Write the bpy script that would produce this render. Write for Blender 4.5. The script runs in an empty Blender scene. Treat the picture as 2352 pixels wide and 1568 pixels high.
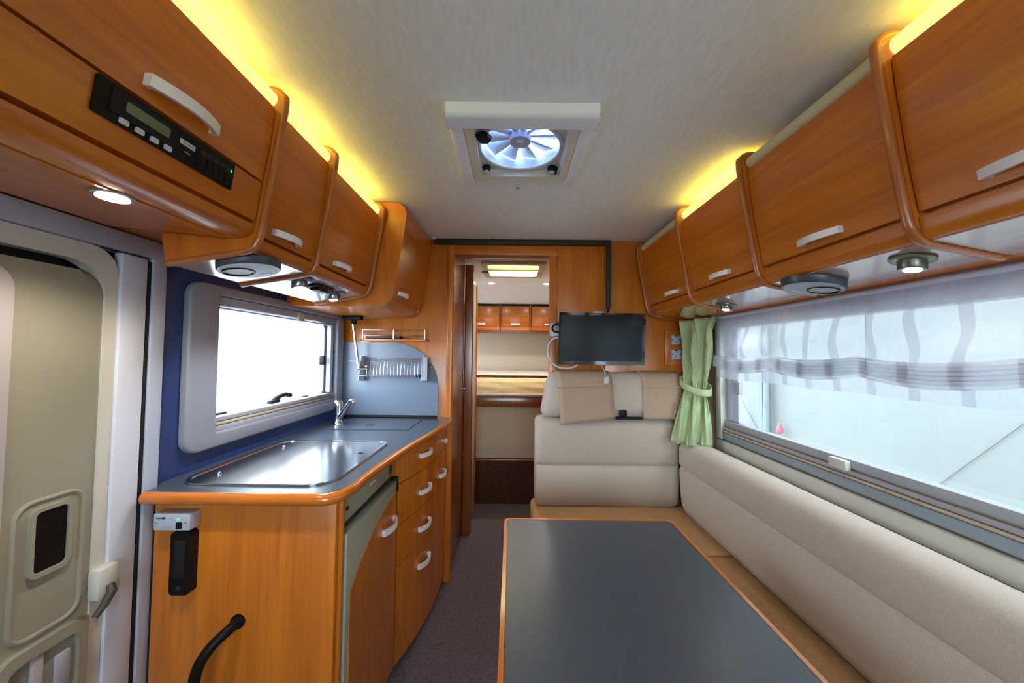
import bpy, bmesh, math, random
from mathutils import Vector, Matrix
random.seed(7)
S = bpy.context.scene
C = S.collection

# ------------------------------------------------------------------ camera
H = 1.306
F_PX = 800.0
pitch = math.atan(28 / 800); roll = 0.010
d = Vector((0, math.cos(pitch), math.sin(pitch))); r0 = Vector((1, 0, 0)); u0 = r0.cross(d)
r2 = math.cos(roll) * r0 + math.sin(roll) * u0
u2 = -math.sin(roll) * r0 + math.cos(roll) * u0
cam = bpy.data.objects.new('camera', bpy.data.cameras.new('camera'))
cam.data.sensor_fit = 'HORIZONTAL'; cam.data.sensor_width = 36.0
cam.data.lens = F_PX / 2352 * 36.0
cam.data.clip_start = 0.02; cam.data.clip_end = 200
M = Matrix.Identity(4)
for i in range(3):
    M[i][0] = r2[i]; M[i][1] = u2[i]; M[i][2] = -d[i]
M[2][3] = H
cam.matrix_world = M
C.objects.link(cam); S.camera = cam

# ------------------------------------------------------------------ world, exposure
SKY = 6.0
W = bpy.data.worlds.new('sky'); S.world = W; W.use_nodes = True
bgn = W.node_tree.nodes['Background']
bgn.inputs[0].default_value = (0.80, 0.91, 1.0, 1); bgn.inputs[1].default_value = SKY
S.view_settings.view_transform = 'Standard'; S.view_settings.look = 'None'
S.view_settings.gamma = 1.0; S.view_settings.exposure = 1.60
S.view_settings.use_curve_mapping = False
S.cycles.use_adaptive_sampling = True; S.cycles.adaptive_threshold = .02
S.cycles.max_bounces = 9; S.cycles.diffuse_bounces = 5; S.cycles.glossy_bounces = 4
S.cycles.transparent_max_bounces = 16; S.cycles.transmission_bounces = 6
S.cycles.sample_clamp_indirect = 8.0
S.cycles.caustics_reflective = False; S.cycles.caustics_refractive = False

def portal(name, loc, rot, sx, sy):
    l = bpy.data.lights.new(name, 'AREA'); l.shape = 'RECTANGLE'; l.size = sx; l.size_y = sy
    l.cycles.is_portal = True
    o = bpy.data.objects.new(name, l); o.location = loc; o.rotation_euler = rot; C.objects.link(o)
R90 = math.pi / 2
portal('daylight_portal', (-1.09, 1.55, 1.27), (0, -R90, 0), .50, .85)     # kitchen window
portal('daylight_portal', (1.15, .90, 1.23), (0, R90, 0), .60, 1.75)       # dinette window
portal('daylight_portal', (0, -1.72, 1.265), (-R90, 0, 0), 1.42, .68)        # windscreen

# ------------------------------------------------------------------ materials
def newmat(name):
    m = bpy.data.materials.new(name); m.use_nodes = True
    nt = m.node_tree; b = nt.nodes['Principled BSDF']
    return m, nt, b
def pbr(name, col, rough=.5, metal=0, noise=0, nscale=40, coat=0, bump=0, spec=.5, sheen=0, stretch=(1, 1, 1), trans=0):
    m, nt, b = newmat(name)
    b.inputs['Base Color'].default_value = (*col, 1)
    b.inputs['Roughness'].default_value = rough; b.inputs['Metallic'].default_value = metal
    b.inputs['Coat Weight'].default_value = coat; b.inputs['Coat Roughness'].default_value = .12
    b.inputs['Specular IOR Level'].default_value = spec
    if sheen: b.inputs['Sheen Weight'].default_value = sheen
    if noise or bump:
        tc = nt.nodes.new('ShaderNodeTexCoord'); mp = nt.nodes.new('ShaderNodeMapping')
        mp.inputs['Scale'].default_value = stretch
        n = nt.nodes.new('ShaderNodeTexNoise'); n.inputs['Scale'].default_value = nscale; n.inputs['Detail'].default_value = 4
        nt.links.new(tc.outputs['Object'], mp.inputs[0]); nt.links.new(mp.outputs[0], n.inputs['Vector'])
        if noise:
            cr = nt.nodes.new('ShaderNodeValToRGB')
            cr.color_ramp.elements[0].position = .3; cr.color_ramp.elements[1].position = .7
            cr.color_ramp.elements[0].color = (*[c * (1 - noise) for c in col], 1)
            cr.color_ramp.elements[1].color = (*[min(1, c * (1 + noise)) for c in col], 1)
            nt.links.new(n.outputs['Fac'], cr.inputs[0]); nt.links.new(cr.outputs[0], b.inputs['Base Color'])
        if bump:
            bp = nt.nodes.new('ShaderNodeBump'); bp.inputs['Strength'].default_value = bump; bp.inputs['Distance'].default_value = .002
            nt.links.new(n.outputs['Fac'], bp.inputs['Height']); nt.links.new(bp.outputs[0], b.inputs['Normal'])
    return m
def wood(name, axis, c_dark, c_light, rough=.33, coat=.35):
    m, nt, b = newmat(name)
    tc = nt.nodes.new('ShaderNodeTexCoord'); mp = nt.nodes.new('ShaderNodeMapping')
    sc = [9, 9, 9]; sc['xyz'.index(axis)] = .9
    mp.inputs['Scale'].default_value = sc
    n1 = nt.nodes.new('ShaderNodeTexNoise'); n1.inputs['Scale'].default_value = 1.6; n1.inputs['Detail'].default_value = 3
    n1.inputs['Distortion'].default_value = 1.2
    mp2 = nt.nodes.new('ShaderNodeMapping'); sc2 = [70, 70, 70]; sc2['xyz'.index(axis)] = 3
    mp2.inputs['Scale'].default_value = sc2
    n2 = nt.nodes.new('ShaderNodeTexNoise'); n2.inputs['Scale'].default_value = 1.5; n2.inputs['Detail'].default_value = 2
    nt.links.new(tc.outputs['Object'], mp.inputs[0]); nt.links.new(tc.outputs['Object'], mp2.inputs[0])
    nt.links.new(mp.outputs[0], n1.inputs['Vector']); nt.links.new(mp2.outputs[0], n2.inputs['Vector'])
    mx = nt.nodes.new('ShaderNodeMath'); mx.operation = 'MULTIPLY_ADD'; mx.inputs[1].default_value = .35
    nt.links.new(n2.outputs['Fac'], mx.inputs[0])
    mu = nt.nodes.new('ShaderNodeMath'); mu.operation = 'MULTIPLY'; mu.inputs[1].default_value = .65
    nt.links.new(n1.outputs['Fac'], mu.inputs[0]); nt.links.new(mu.outputs[0], mx.inputs[2])
    cr = nt.nodes.new('ShaderNodeValToRGB')
    cr.color_ramp.elements[0].position = .36; cr.color_ramp.elements[1].position = .62
    cr.color_ramp.elements[0].color = (*c_dark, 1); cr.color_ramp.elements[1].color = (*c_light, 1)
    nt.links.new(mx.outputs[0], cr.inputs[0]); nt.links.new(cr.outputs[0], b.inputs['Base Color'])
    b.inputs['Roughness'].default_value = rough
    b.inputs['Coat Weight'].default_value = coat; b.inputs['Coat Roughness'].default_value = .18
    return m
def emis(name, col, strength):
    m, nt, b = newmat(name)
    b.inputs['Base Color'].default_value = (*[min(1, c) for c in col], 1)
    b.inputs['Emission Color'].default_value = (*col, 1); b.inputs['Emission Strength'].default_value = strength
    return m
def pane_mat(name, tint, refl=.06):
    m, nt, b = newmat(name); nt.nodes.remove(b)
    out = nt.nodes['Material Output']
    t = nt.nodes.new('ShaderNodeBsdfTransparent'); t.inputs[0].default_value = (*tint, 1)
    g = nt.nodes.new('ShaderNodeBsdfGlossy'); g.inputs['Roughness'].default_value = .02
    mx = nt.nodes.new('ShaderNodeMixShader'); mx.inputs[0].default_value = refl
    nt.links.new(t.outputs[0], mx.inputs[1]); nt.links.new(g.outputs[0], mx.inputs[2]); nt.links.new(mx.outputs[0], out.inputs[0])
    return m

CD, CL = (.45, .120, .009), (.62, .190, .014)
WY = wood('cherry_lengthwise', 'y', CD, CL)
WZ = wood('cherry_upright', 'z', CD, CL)
WX = wood('cherry_crosswise', 'x', CD, CL)
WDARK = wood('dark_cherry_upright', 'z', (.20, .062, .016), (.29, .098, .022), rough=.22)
TRIM = pbr('cherry_trim', (.40, .125, .026), .3, coat=.4, noise=.08, nscale=25)
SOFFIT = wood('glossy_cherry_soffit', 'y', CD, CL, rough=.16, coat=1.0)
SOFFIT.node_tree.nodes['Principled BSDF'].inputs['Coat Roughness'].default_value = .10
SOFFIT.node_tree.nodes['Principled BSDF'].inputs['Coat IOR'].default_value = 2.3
GLARE_SOFFIT = wood('glare_toned_soffit', 'y', (.42, .26, .21), (.48, .32, .26), rough=.16, coat=1.0)  # cherry soffit with the window's glare painted in as a pale base
GLARE_SOFFIT.node_tree.nodes['Principled BSDF'].inputs['Coat Roughness'].default_value = .12
GLARE_SOFFIT.node_tree.nodes['Principled BSDF'].inputs['Coat IOR'].default_value = 1.7
LIP = pbr('orange_cherry_lipping', (.56, .155, .012), .2, coat=.6, noise=.08, nscale=20)
CEIL = pbr('ceiling_fabric', (.85, .885, .90), .9, noise=.05, nscale=90, bump=.15, stretch=(1, .25, 1))
NAVY = pbr('navy_laminate', (.020, .044, .165), .45, noise=.1, nscale=30)
WALLB = pbr('beige_wallboard', (.48, .40, .28), .7, noise=.04, nscale=30)
BEIGE = pbr('beige_panel', (.55, .47, .36), .7, noise=.05, nscale=60)
CARPET = pbr('carpet', (.132, .105, .132), 1.0, noise=.55, nscale=260, bump=.8)
GREYTOP = pbr('grey_laminate', (.054, .068, .095), .24, noise=.12, nscale=120, spec=.6)
TABTOP = pbr('table_laminate', (.066, .079, .106), .34, noise=.10, nscale=150, spec=.6)
STEEL = pbr('brushed_steel', (.62, .62, .64), .17, 1.0, noise=.05, nscale=20)
CHROME = pbr('chrome', (.80, .81, .84), .12, 1.0)
SATIN = pbr('satin_silver', (.86, .88, .93), .40, .15)
CREAM = pbr('cream_plastic', (.268, .256, .204), .45, noise=.03, nscale=5)
CREAMW = pbr('cream_white_plastic', (.56, .55, .50), .4)
WHITE = pbr('white_plastic', (.58, .61, .72), .4)
ALU = pbr('white_aluminium', (.46, .51, .64), .35, .2)
GREYP = pbr('grey_plastic', (.36, .37, .42), .45)
LILAC = pbr('grey_shade', (.36, .33, .34), .6)
BLACK = pbr('black_plastic', (.005, .005, .006), .45, spec=.18)
RUBBER = pbr('dark_rubber', (.011, .011, .012), .7, spec=.25)
DGREY = pbr('dark_grey_duct', (.026, .028, .025), .5, spec=.3)
FAB = pbr('beige_upholstery', (.50, .425, .36), .95, noise=.08, nscale=330, bump=.15, sheen=.15, stretch=(1, 1, .35))
FABT = pbr('tan_cover', (.43, .295, .215), .95, noise=.06, nscale=160, bump=.2)
SEATT = pbr('tan_seat_fabric', (.50, .29, .13), .9, noise=.10, nscale=90, bump=.2)
GREEN = pbr('green_satin', (.36, .45, .23), .36, noise=.10, nscale=70, sheen=.4, stretch=(1, 1, .3))
FRIDGE = pbr('grey_green_plastic', (.33, .35, .27), .4)
QUILT = pbr('quilted_mattress', (.90, .72, .44), .9, noise=.08, nscale=60, bump=.6)
QUILTW = pbr('white_ticking', (.76, .66, .60), .9, noise=.05, nscale=60, bump=.4)
SPLASH = pbr('pale_splashback', (.163, .203, .287), .3)
SOCKET = pbr('pale_blue_plastic', (.55, .66, .80), .4)
SCREEN = pbr('black_screen', (.004, .006, .011), .22, spec=.26)
BEZEL = pbr('gloss_black', (.006, .006, .008), .06, spec=.8)
GRNLCD = pbr('green_display', (.13, .17, .075), .25)
GLASS = pane_mat('acrylic_pane', (.96, .985, .99), .05)
LAMPON = emis('lamp_lit', (1, .95, .85), 14.0)
LEDG = emis('green_led', (.02, 1, .1), 1.6)
STRIP_ON = emis('strip_light_lit', (1.0, .90, .27), .36)
STRIP_OFF = pbr('strip_diffuser_off', (.62, .57, .40), .35)
BLADE = pbr('fan_blade', (.78, .84, .95), .25)
def lid_mat(name, col, clear=.25):
    m, nt, b = newmat(name); nt.nodes.remove(b); out = nt.nodes['Material Output']
    t = nt.nodes.new('ShaderNodeBsdfTranslucent'); t.inputs[0].default_value = (*col, 1)
    tr = nt.nodes.new('ShaderNodeBsdfTransparent'); tr.inputs[0].default_value = (*col, 1)
    mx = nt.nodes.new('ShaderNodeMixShader'); mx.inputs[0].default_value = clear
    nt.links.new(t.outputs[0], mx.inputs[1]); nt.links.new(tr.outputs[0], mx.inputs[2]); nt.links.new(mx.outputs[0], out.inputs[0])
    return m
LID = lid_mat('milky_acrylic', (.62, .72, .93))
YBLIND = lid_mat('yellow_blind_cloth', (.75, .62, .12))
def sheer_mat():
    m, nt, b = newmat('sheer_striped_cloth'); nt.nodes.remove(b); out = nt.nodes['Material Output']
    tc = nt.nodes.new('ShaderNodeTexCoord')
    uv = nt.nodes.new('ShaderNodeSeparateXYZ'); nt.links.new(tc.outputs['UV'], uv.inputs[0])
    fr = nt.nodes.new('ShaderNodeMath'); fr.operation = 'FRACT'
    ml = nt.nodes.new('ShaderNodeMath'); ml.operation = 'MULTIPLY'; ml.inputs[1].default_value = 18.0
    nt.links.new(uv.outputs[0], ml.inputs[0]); nt.links.new(ml.outputs[0], fr.inputs[0])
    lt = nt.nodes.new('ShaderNodeMath'); lt.operation = 'LESS_THAN'; lt.inputs[1].default_value = .24
    nt.links.new(fr.outputs[0], lt.inputs[0])
    n = nt.nodes.new('ShaderNodeTexNoise'); n.inputs['Scale'].default_value = 30; nt.links.new(tc.outputs['Object'], n.inputs['Vector'])
    op = nt.nodes.new('ShaderNodeMath'); op.operation = 'MULTIPLY_ADD'; op.inputs[1].default_value = .20; op.inputs[2].default_value = .42
    nt.links.new(lt.outputs[0], op.inputs[0])
    op2 = nt.nodes.new('ShaderNodeMath'); op2.operation = 'MULTIPLY_ADD'; op2.inputs[1].default_value = .22
    nt.links.new(n.outputs['Fac'], op2.inputs[0]); nt.links.new(op.outputs[0], op2.inputs[2])
    col = nt.nodes.new('ShaderNodeMix'); col.data_type = 'RGBA'
    col.inputs[6].default_value = (.80, .84, .95, 1); col.inputs[7].default_value = (.62, .63, .74, 1)
    nt.links.new(lt.outputs[0], col.inputs[0])
    df = nt.nodes.new('ShaderNodeBsdfDiffuse'); tl = nt.nodes.new('ShaderNodeBsdfTranslucent')
    nt.links.new(col.outputs[2], df.inputs[0]); nt.links.new(col.outputs[2], tl.inputs[0])
    m1 = nt.nodes.new('ShaderNodeMixShader'); m1.inputs[0].default_value = .55
    nt.links.new(df.outputs[0], m1.inputs[1]); nt.links.new(tl.outputs[0], m1.inputs[2])
    gl = nt.nodes.new('ShaderNodeBsdfGlossy'); gl.inputs['Roughness'].default_value = .35; gl.inputs[0].default_value = (1, .93, .82, 1)
    m15 = nt.nodes.new('ShaderNodeMixShader'); m15.inputs[0].default_value = .10
    nt.links.new(m1.outputs[0], m15.inputs[1]); nt.links.new(gl.outputs[0], m15.inputs[2])
    tr = nt.nodes.new('ShaderNodeBsdfTransparent')
    m2 = nt.nodes.new('ShaderNodeMixShader')
    nt.links.new(op2.outputs[0], m2.inputs[0]); nt.links.new(tr.outputs[0], m2.inputs[1]); nt.links.new(m15.outputs[0], m2.inputs[2])
    nt.links.new(m2.outputs[0], out.inputs[0])
    return m
SHEER = sheer_mat()

# ------------------------------------------------------------------ geometry helpers
def B(): return bmesh.new()
def bevel_new(bm, verts, r, seg):
    es = set()
    for v in verts:
        for e in v.link_edges: es.add(e)
    bmesh.ops.bevel(bm, geom=list(es), offset=r, segments=seg, profile=.5, affect='EDGES', clamp_overlap=True)
def box(bm, x0, x1, y0, y1, z0, z1, r=0, seg=2):
    if x0 > x1: x0, x1 = x1, x0
    if y0 > y1: y0, y1 = y1, y0
    if z0 > z1: z0, z1 = z1, z0
    res = bmesh.ops.create_cube(bm, size=1)
    vs = res['verts']
    for v in vs:
        v.co = Vector((x0 if v.co.x < 0 else x1, y0 if v.co.y < 0 else y1, z0 if v.co.z < 0 else z1))
    if r: bevel_new(bm, vs, r, seg)
    return bm
def bxm(*a, **k): return box(B(), *a, **k)
def prism(bm, pts, origin, U, V, Wv, depth):
    """polygon pts (u,v) in plane origin+uU+vV, extruded by Wv*depth"""
    o = Vector(origin); U = Vector(U); V = Vector(V); Wv = Vector(Wv)
    a = [bm.verts.new(o + U * p[0] + V * p[1]) for p in pts]
    b = [bm.verts.new(o + U * p[0] + V * p[1] + Wv * depth) for p in pts]
    bm.faces.new(a); bm.faces.new(b[::-1])
    n = len(pts)
    for i in range(n): bm.faces.new((a[i], a[(i + 1) % n], b[(i + 1) % n], b[i]))
    return bm
def ext_y(bm, pts, y0, y1):   # pts (x,z)
    return prism(bm, pts, (0, y0, 0), (1, 0, 0), (0, 0, 1), (0, 1, 0), y1 - y0)
def ext_x(bm, pts, x0, x1):   # pts (y,z)
    return prism(bm, pts, (x0, 0, 0), (0, 1, 0), (0, 0, 1), (1, 0, 0), x1 - x0)
def ext_z(bm, pts, z0, z1):   # pts (x,y)
    return prism(bm, pts, (0, 0, z0), (1, 0, 0), (0, 1, 0), (0, 0, 1), z1 - z0)
def rrect(u0, u1, v0, v1, r, n=6):
    if not isinstance(r, (tuple, list)): r = (r, r, r, r)   # bl, br, tr, tl
    out = []
    for (cu, cv, a0, rr) in ((u0 + r[0], v0 + r[0], 180, r[0]), (u1 - r[1], v0 + r[1], 270, r[1]), (u1 - r[2], v1 - r[2], 0, r[2]), (u0 + r[3], v1 - r[3], 90, r[3])):
        for i in range(n + 1):
            a = math.radians(a0 + 90 * i / n)
            out.append((cu + rr * math.cos(a), cv + rr * math.sin(a)))
    return out
def ring(bm, outer, inner, origin, U, V, Wv, depth):
    o = Vector(origin); U = Vector(U); V = Vector(V); Wv = Vector(Wv); n = len(outer)
    mk = lambda P, k: [bm.verts.new(o + U * p[0] + V * p[1] + Wv * k) for p in P]
    a, b, c, e = mk(outer, 0), mk(inner, 0), mk(outer, depth), mk(inner, depth)
    for i in range(n):
        j = (i + 1) % n
        bm.faces.new((a[i], a[j], b[j], b[i])); bm.faces.new((c[j], c[i], e[i], e[j]))
        bm.faces.new((a[j], a[i], c[i], c[j])); bm.faces.new((b[i], b[j], e[j], e[i]))
    return bm
def tube(bm, pts, r, seg=8, caps=True, closed=False):
    pts = [Vector(p) for p in pts]; n = len(pts); rs = r if isinstance(r, (list, tuple)) else [r] * n
    rings = []; prev = None
    for i, p in enumerate(pts):
        if closed: t = (pts[(i + 1) % n] - pts[i - 1])
        else: t = pts[min(i + 1, n - 1)] - pts[max(i - 1, 0)]
        t.normalize()
        if prev is None:
            a = Vector((0, 0, 1)) if abs(t.z) < .9 else Vector((1, 0, 0))
            nrm = a.cross(t).normalized()
        else:
            nrm = (prev - t * prev.dot(t)).normalized()
        prev = nrm; bn = t.cross(nrm)
        rings.append([bm.verts.new(p + (nrm * math.cos(2 * math.pi * k / seg) + bn * math.sin(2 * math.pi * k / seg)) * rs[i]) for k in range(seg)])
    m = n if closed else n - 1
    for i in range(m):
        A, Bq = rings[i], rings[(i + 1) % n]
        for k in range(seg): bm.faces.new((A[k], A[(k + 1) % seg], Bq[(k + 1) % seg], Bq[k]))
    if caps and not closed:
        bm.faces.new(rings[0][::-1]); bm.faces.new(rings[-1])
    return bm
def lathe(bm, prof, center, axis='z', seg=24):
    """prof list of (r, h)"""
    c = Vector(center); rings = []
    for (r, h) in prof:
        rg = []
        for k in range(seg):
            a = 2 * math.pi * k / seg; x, y = r * math.cos(a), r * math.sin(a)
            v = {'z': (x, y, h), 'x': (h, x, y), 'y': (y, h, x)}[axis]
            rg.append(bm.verts.new(c + Vector(v)))
        rings.append(rg)
    for A, Bq in zip(rings, rings[1:]):
        for k in range(seg): bm.faces.new((A[k], A[(k + 1) % seg], Bq[(k + 1) % seg], Bq[k]))
    bm.faces.new(rings[0][::-1]); bm.faces.new(rings[-1])
    return bm
def smoothpath(pts, n=5):
    P = [Vector(p) for p in pts]; out = []
    for i in range(len(P) - 1):
        p0, p1, p2, p3 = P[max(i - 1, 0)], P[i], P[i + 1], P[min(i + 2, len(P) - 1)]
        for k in range(n):
            t = k / n
            out.append(.5 * ((2 * p1) + (p2 - p0) * t + (2 * p0 - 5 * p1 + 4 * p2 - p3) * t * t + (3 * p1 - p0 - 3 * p2 + p3) * t ** 3))
    out.append(P[-1]); return out
def surf(bm, fn, nu, nv, uvs=False):
    vs = [[bm.verts.new(Vector(fn(i / nu, j / nv))) for j in range(nv + 1)] for i in range(nu + 1)]
    lay = bm.loops.layers.uv.new('UVMap') if uvs else None
    for i in range(nu):
        for j in range(nv):
            f = bm.faces.new((vs[i][j], vs[i + 1][j], vs[i + 1][j + 1], vs[i][j + 1]))
            if lay:
                for lp, (a, b) in zip(f.loops, ((i, j), (i + 1, j), (i + 1, j + 1), (i, j + 1))): lp[lay].uv = (a / nu, b / nv)
    return bm
def root_of(o):
    while o.parent: o = o.parent
    return o
def part(name, bm, mat, parent=None, smooth=35, label=None, solid=0, sub=0):
    if parent is not None:
        off = root_of(parent).location
    else:
        xs = [v.co for v in bm.verts]
        mn = [min(c[i] for c in xs) for i in range(3)]; mxx = [max(c[i] for c in xs) for i in range(3)]
        off = Vector(((mn[0] + mxx[0]) / 2, (mn[1] + mxx[1]) / 2, mn[2]))
    off = Vector(off)
    for v in bm.verts: v.co -= off
    if not solid: bmesh.ops.recalc_face_normals(bm, faces=bm.faces)
    me = bpy.data.meshes.new(name); bm.to_mesh(me); bm.free()
    me.materials.append(mat)
    o = bpy.data.objects.new(name, me); C.objects.link(o)
    if parent is not None: o.parent = parent
    else: o.location = off
    if smooth:
        me.polygons.foreach_set('use_smooth', [True] * len(me.polygons))
        me.set_sharp_from_angle(angle=math.radians(smooth))
    if label: o['label'] = label
    if sub:
        md = o.modifiers.new('subdivision', 'SUBSURF'); md.levels = sub; md.render_levels = sub
    if solid:
        md = o.modifiers.new('solidify', 'SOLIDIFY'); md.thickness = solid; md.offset = 0
    return o
def thing(name, label, cat, loc, group=None):
    o = bpy.data.objects.new(name, None); o.empty_display_size = .05; o.location = loc; C.objects.link(o)
    o['label'] = label; o['category'] = cat
    if group: o['group'] = group
    return o
def single(name, bm, mat, label, cat, group=None, **k):
    o = part(name, bm, mat, None, **k); o['label'] = label; o['category'] = cat
    if group: o['group'] = group
    return o
def struct(name, bm, mat, parent=None, **k):
    o = part(name, bm, mat, parent, **k)
    if parent is None: o['kind'] = 'structure'
    return o
def sroot(name, loc):
    o = bpy.data.objects.new(name, None); o.empty_display_size = .05; o.location = loc; C.objects.link(o)
    o['kind'] = 'structure'; return o
def handle(parent, c, along, out, L, w=.017, h=.018, e=.012, name='handle', mat=None):
    a = Vector(along).normalized(); o = Vector(out).normalized(); o = (o - a * o.dot(a)).normalized(); wv = a.cross(o)
    n = 10; pts = [(-L / 2, -.002)]
    for i in range(n + 1):
        t = -1 + 2 * i / n; pts.append((t * L / 2, e + h * (1 - t * t)))
    pts += [(L / 2, -.002), (L / 2 - .01, -.002)]
    for i in range(n + 1):
        t = 1 - 2 * i / n; pts.append((t * (L / 2 - .01), e - .007 + h * (1 - t * t)))
    pts.append((-L / 2 + .01, -.002))
    bm = prism(B(), pts, Vector(c) - wv * w / 2, a, o, wv, w)
    return part(name, bm, mat or SATIN, parent, smooth=30)

# ------------------------------------------------------------------ the shell
XL, XR, ZC = -1.0, 1.06, 1.98
def cells(bm, us, vs, holes, fn):
    for i in range(len(us) - 1):
        for j in range(len(vs) - 1):
            cu, cv = (us[i] + us[i + 1]) / 2, (vs[j] + vs[j + 1]) / 2
            if any(h[0] < cu < h[1] and h[2] < cv < h[3] for h in holes): continue
            fn(bm, us[i], us[i + 1], vs[j], vs[j + 1])
    return bm
YF, YB = -1.65, 4.15
struct('floor', bxm(-1.25, 1.25, YF - .05, YB + .05, -.06, 0), CARPET)
VH = (-.125, .175, .965, 1.265)       # roof vent hole
BH = (-.19, .20, 2.56, 2.93)          # bedroom hatch hole
struct('ceiling', cells(B(), [-1.25, -.19, -.125, .175, .20, 1.25], [YF - .05, .965, 1.265, 2.56, 2.93, YB + .05], [VH, BH],
       lambda bm, a, b, c, e: box(bm, a, b, c, e, ZC, ZC + .03)), CEIL)
LW = (1.14, 1.97, 1.03, 1.49)         # kitchen window hole (y0,y1,z0,z1)
LD = (.05, .90, .0, 1.56)             # entrance door hole
CW = (-1.15, -.70, 1.0, 1.6)         # cab side window
BW = (3.25, 3.85, 1.2, 1.6)           # unseen bedroom side windows, added to brighten the bedroom
ys = sorted({YF - .05, CW[0], CW[1], LD[0], LD[1], LW[0], LW[1], BW[0], BW[1], YB + .05})
zs = sorted({-.06, LD[3], LW[2], LW[3], CW[2], CW[3], BW[2], BW[3], ZC + .03})
struct('wall_left', cells(B(), ys, zs, [LW, LD, CW, BW], lambda bm, a, b, c, e: box(bm, XL - .05, XL, a, b, c, e)), NAVY)
RW = (.02, 1.735, .962, 1.51)
ys = sorted({YF - .05, CW[0], CW[1], RW[0], RW[1], BW[0], BW[1], YB + .05})
zs = sorted({-.06, RW[2], RW[3], CW[2], CW[3], BW[2], BW[3], ZC + .03})
struct('wall_right', cells(B(), ys, zs, [RW, CW, BW], lambda bm, a, b, c, e: box(bm, XR, XR + .05, a, b, c, e)), WALLB)
struct('wall_back', bxm(-1.25, 1.25, YB, YB + .05, -.06, ZC + .03), BEIGE)
FW = (-.66, .69, .95, 1.58)
struct('wall_front', cells(B(), [-1.25, FW[0], FW[1], 1.25], [-.06, FW[2], FW[3], ZC + .03], [FW],
       lambda bm, a, b, c, e: box(bm, a, b, YF - .05, YF, c, e)), WALLB)
w3 = sroot('window_3', (0, YF - .03, FW[2]))
struct('pane', bxm(FW[0], FW[1], YF - .03, YF - .025, FW[2], FW[3]), GLASS, w3)
w4 = sroot('window_4', (XL - .03, -.85, CW[2])); struct('pane', bxm(XL - .03, XL - .025, CW[0], CW[1], CW[2], CW[3]), GLASS, w4)
w5 = sroot('window_5', (XR + .03, -.85, CW[2])); struct('pane', bxm(XR + .025, XR + .03, CW[0], CW[1], CW[2], CW[3]), GLASS, w5)
w6 = sroot('added_window_6', (XL - .03, 3.55, BW[2])); struct('pane', bxm(XL - .03, XL - .025, BW[0], BW[1], BW[2], BW[3]), GLASS, w6)  # unseen opening, added to let daylight into the bedroom
w7 = sroot('added_window_7', (XR + .03, 3.55, BW[2])); struct('pane', bxm(XR + .025, XR + .03, BW[0], BW[1], BW[2], BW[3]), GLASS, w7)  # likewise an added, unseen opening for bedroom light

# bulkhead with the doorway to the bedroom
DX0, DX1, DZ = -.342, .217, 1.888
YBH = 2.05
bk = sroot('wall_bulkhead', (0, YBH, 0))
struct('panel', bxm(XL + .002, DX0 - .012, YBH, YBH + .02, .002, ZC - .002, r=.002), WZ, bk)
struct('panel', bxm(DX1 + .047, .545, YBH, YBH + .02, 1.19, ZC - .002, r=.002), WZ, bk)
struct('panel', bxm(.548, XR - .002, YBH, YBH + .02, .002, ZC - .002, r=.002), WZ, bk)
struct('panel', bxm(DX1 + .047, .387, YBH, YBH + .02, .002, 1.187, r=.002), WZ, bk)
struct('panel', bxm(.390, .545, YBH, YBH + .02, .002, 1.187, r=.002), WZ, bk)
t1 = sroot('trim_1', (-.06, YBH, DZ))
struct('header_board', bxm(DX0 - .012, DX1 + .047, YBH - .008, YBH + .03, DZ, 1.947, r=.002), WX, t1)
struct('jamb_board', bxm(DX1, DX1 + .044, YBH - .006, YBH + .03, .002, DZ - .002, r=.002), WZ, t1)
struct('jamb_board', prism(B(), rrect(-.385, -.345, YBH - .016, YBH + .03, .010), (0, 0, .002), (1, 0, 0), (0, 1, 0), (0, 0, 1), DZ + .05), WZ, t1)
struct('threshold_strip', bxm(DX0 - .0, DX1, YBH - .0, YBH + .03, 1.872, DZ - .001), WDARK, t1)
cd = thing('cable_duct', 'dark grey cable duct running along the ceiling and down to the television', 'cable duct', (.56, YBH - .02, 1.57))
part('duct_run', bxm(-.470, .578, YBH - .024, YBH - .001, 1.948, ZC - .001, r=.002), DGREY, cd)
part('duct_drop', bxm(.551, .578, YBH - .024, YBH - .001, 1.575, 1.948, r=.002), DGREY, cd)
part('cable', tube(B(), [(.562, YBH - .012, 1.58), (.562, YBH - .014, 1.548)], .006), BLACK, cd)
part('end_cap', bxm(-.474, -.452, YBH - .045, YBH - .0245, 1.970, ZC - .0005), WHITE, cd)

# passage behind the doorway
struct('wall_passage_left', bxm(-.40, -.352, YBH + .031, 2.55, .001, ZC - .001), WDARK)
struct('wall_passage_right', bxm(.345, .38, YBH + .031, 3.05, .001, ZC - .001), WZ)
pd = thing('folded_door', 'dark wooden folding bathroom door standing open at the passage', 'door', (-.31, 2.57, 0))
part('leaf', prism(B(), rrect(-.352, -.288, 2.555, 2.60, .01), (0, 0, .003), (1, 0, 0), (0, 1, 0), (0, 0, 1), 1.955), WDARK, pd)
part('latch', lathe(B(), [(.007, 0), (.007, -.006), (.003, -.008)], (-.346, 2.548, 1.05), 'y', 12), CHROME, pd)
wp = thing('bathroom_panel', 'narrow white edge panel beside the folded dark bathroom door', 'panel', (-.31, 2.9, 0))
part('board', bxm(-.335, -.315, 2.62, 3.02, .002, 1.93), CREAMW, wp)
part('edge_post', bxm(-.335, -.303, 3.022, 3.048, .002, 1.90, r=.003), WZ, wp)
part('hinge', bxm(-.315, -.308, 2.80, 2.82, 1.80, 1.87), CHROME, wp)

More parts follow.
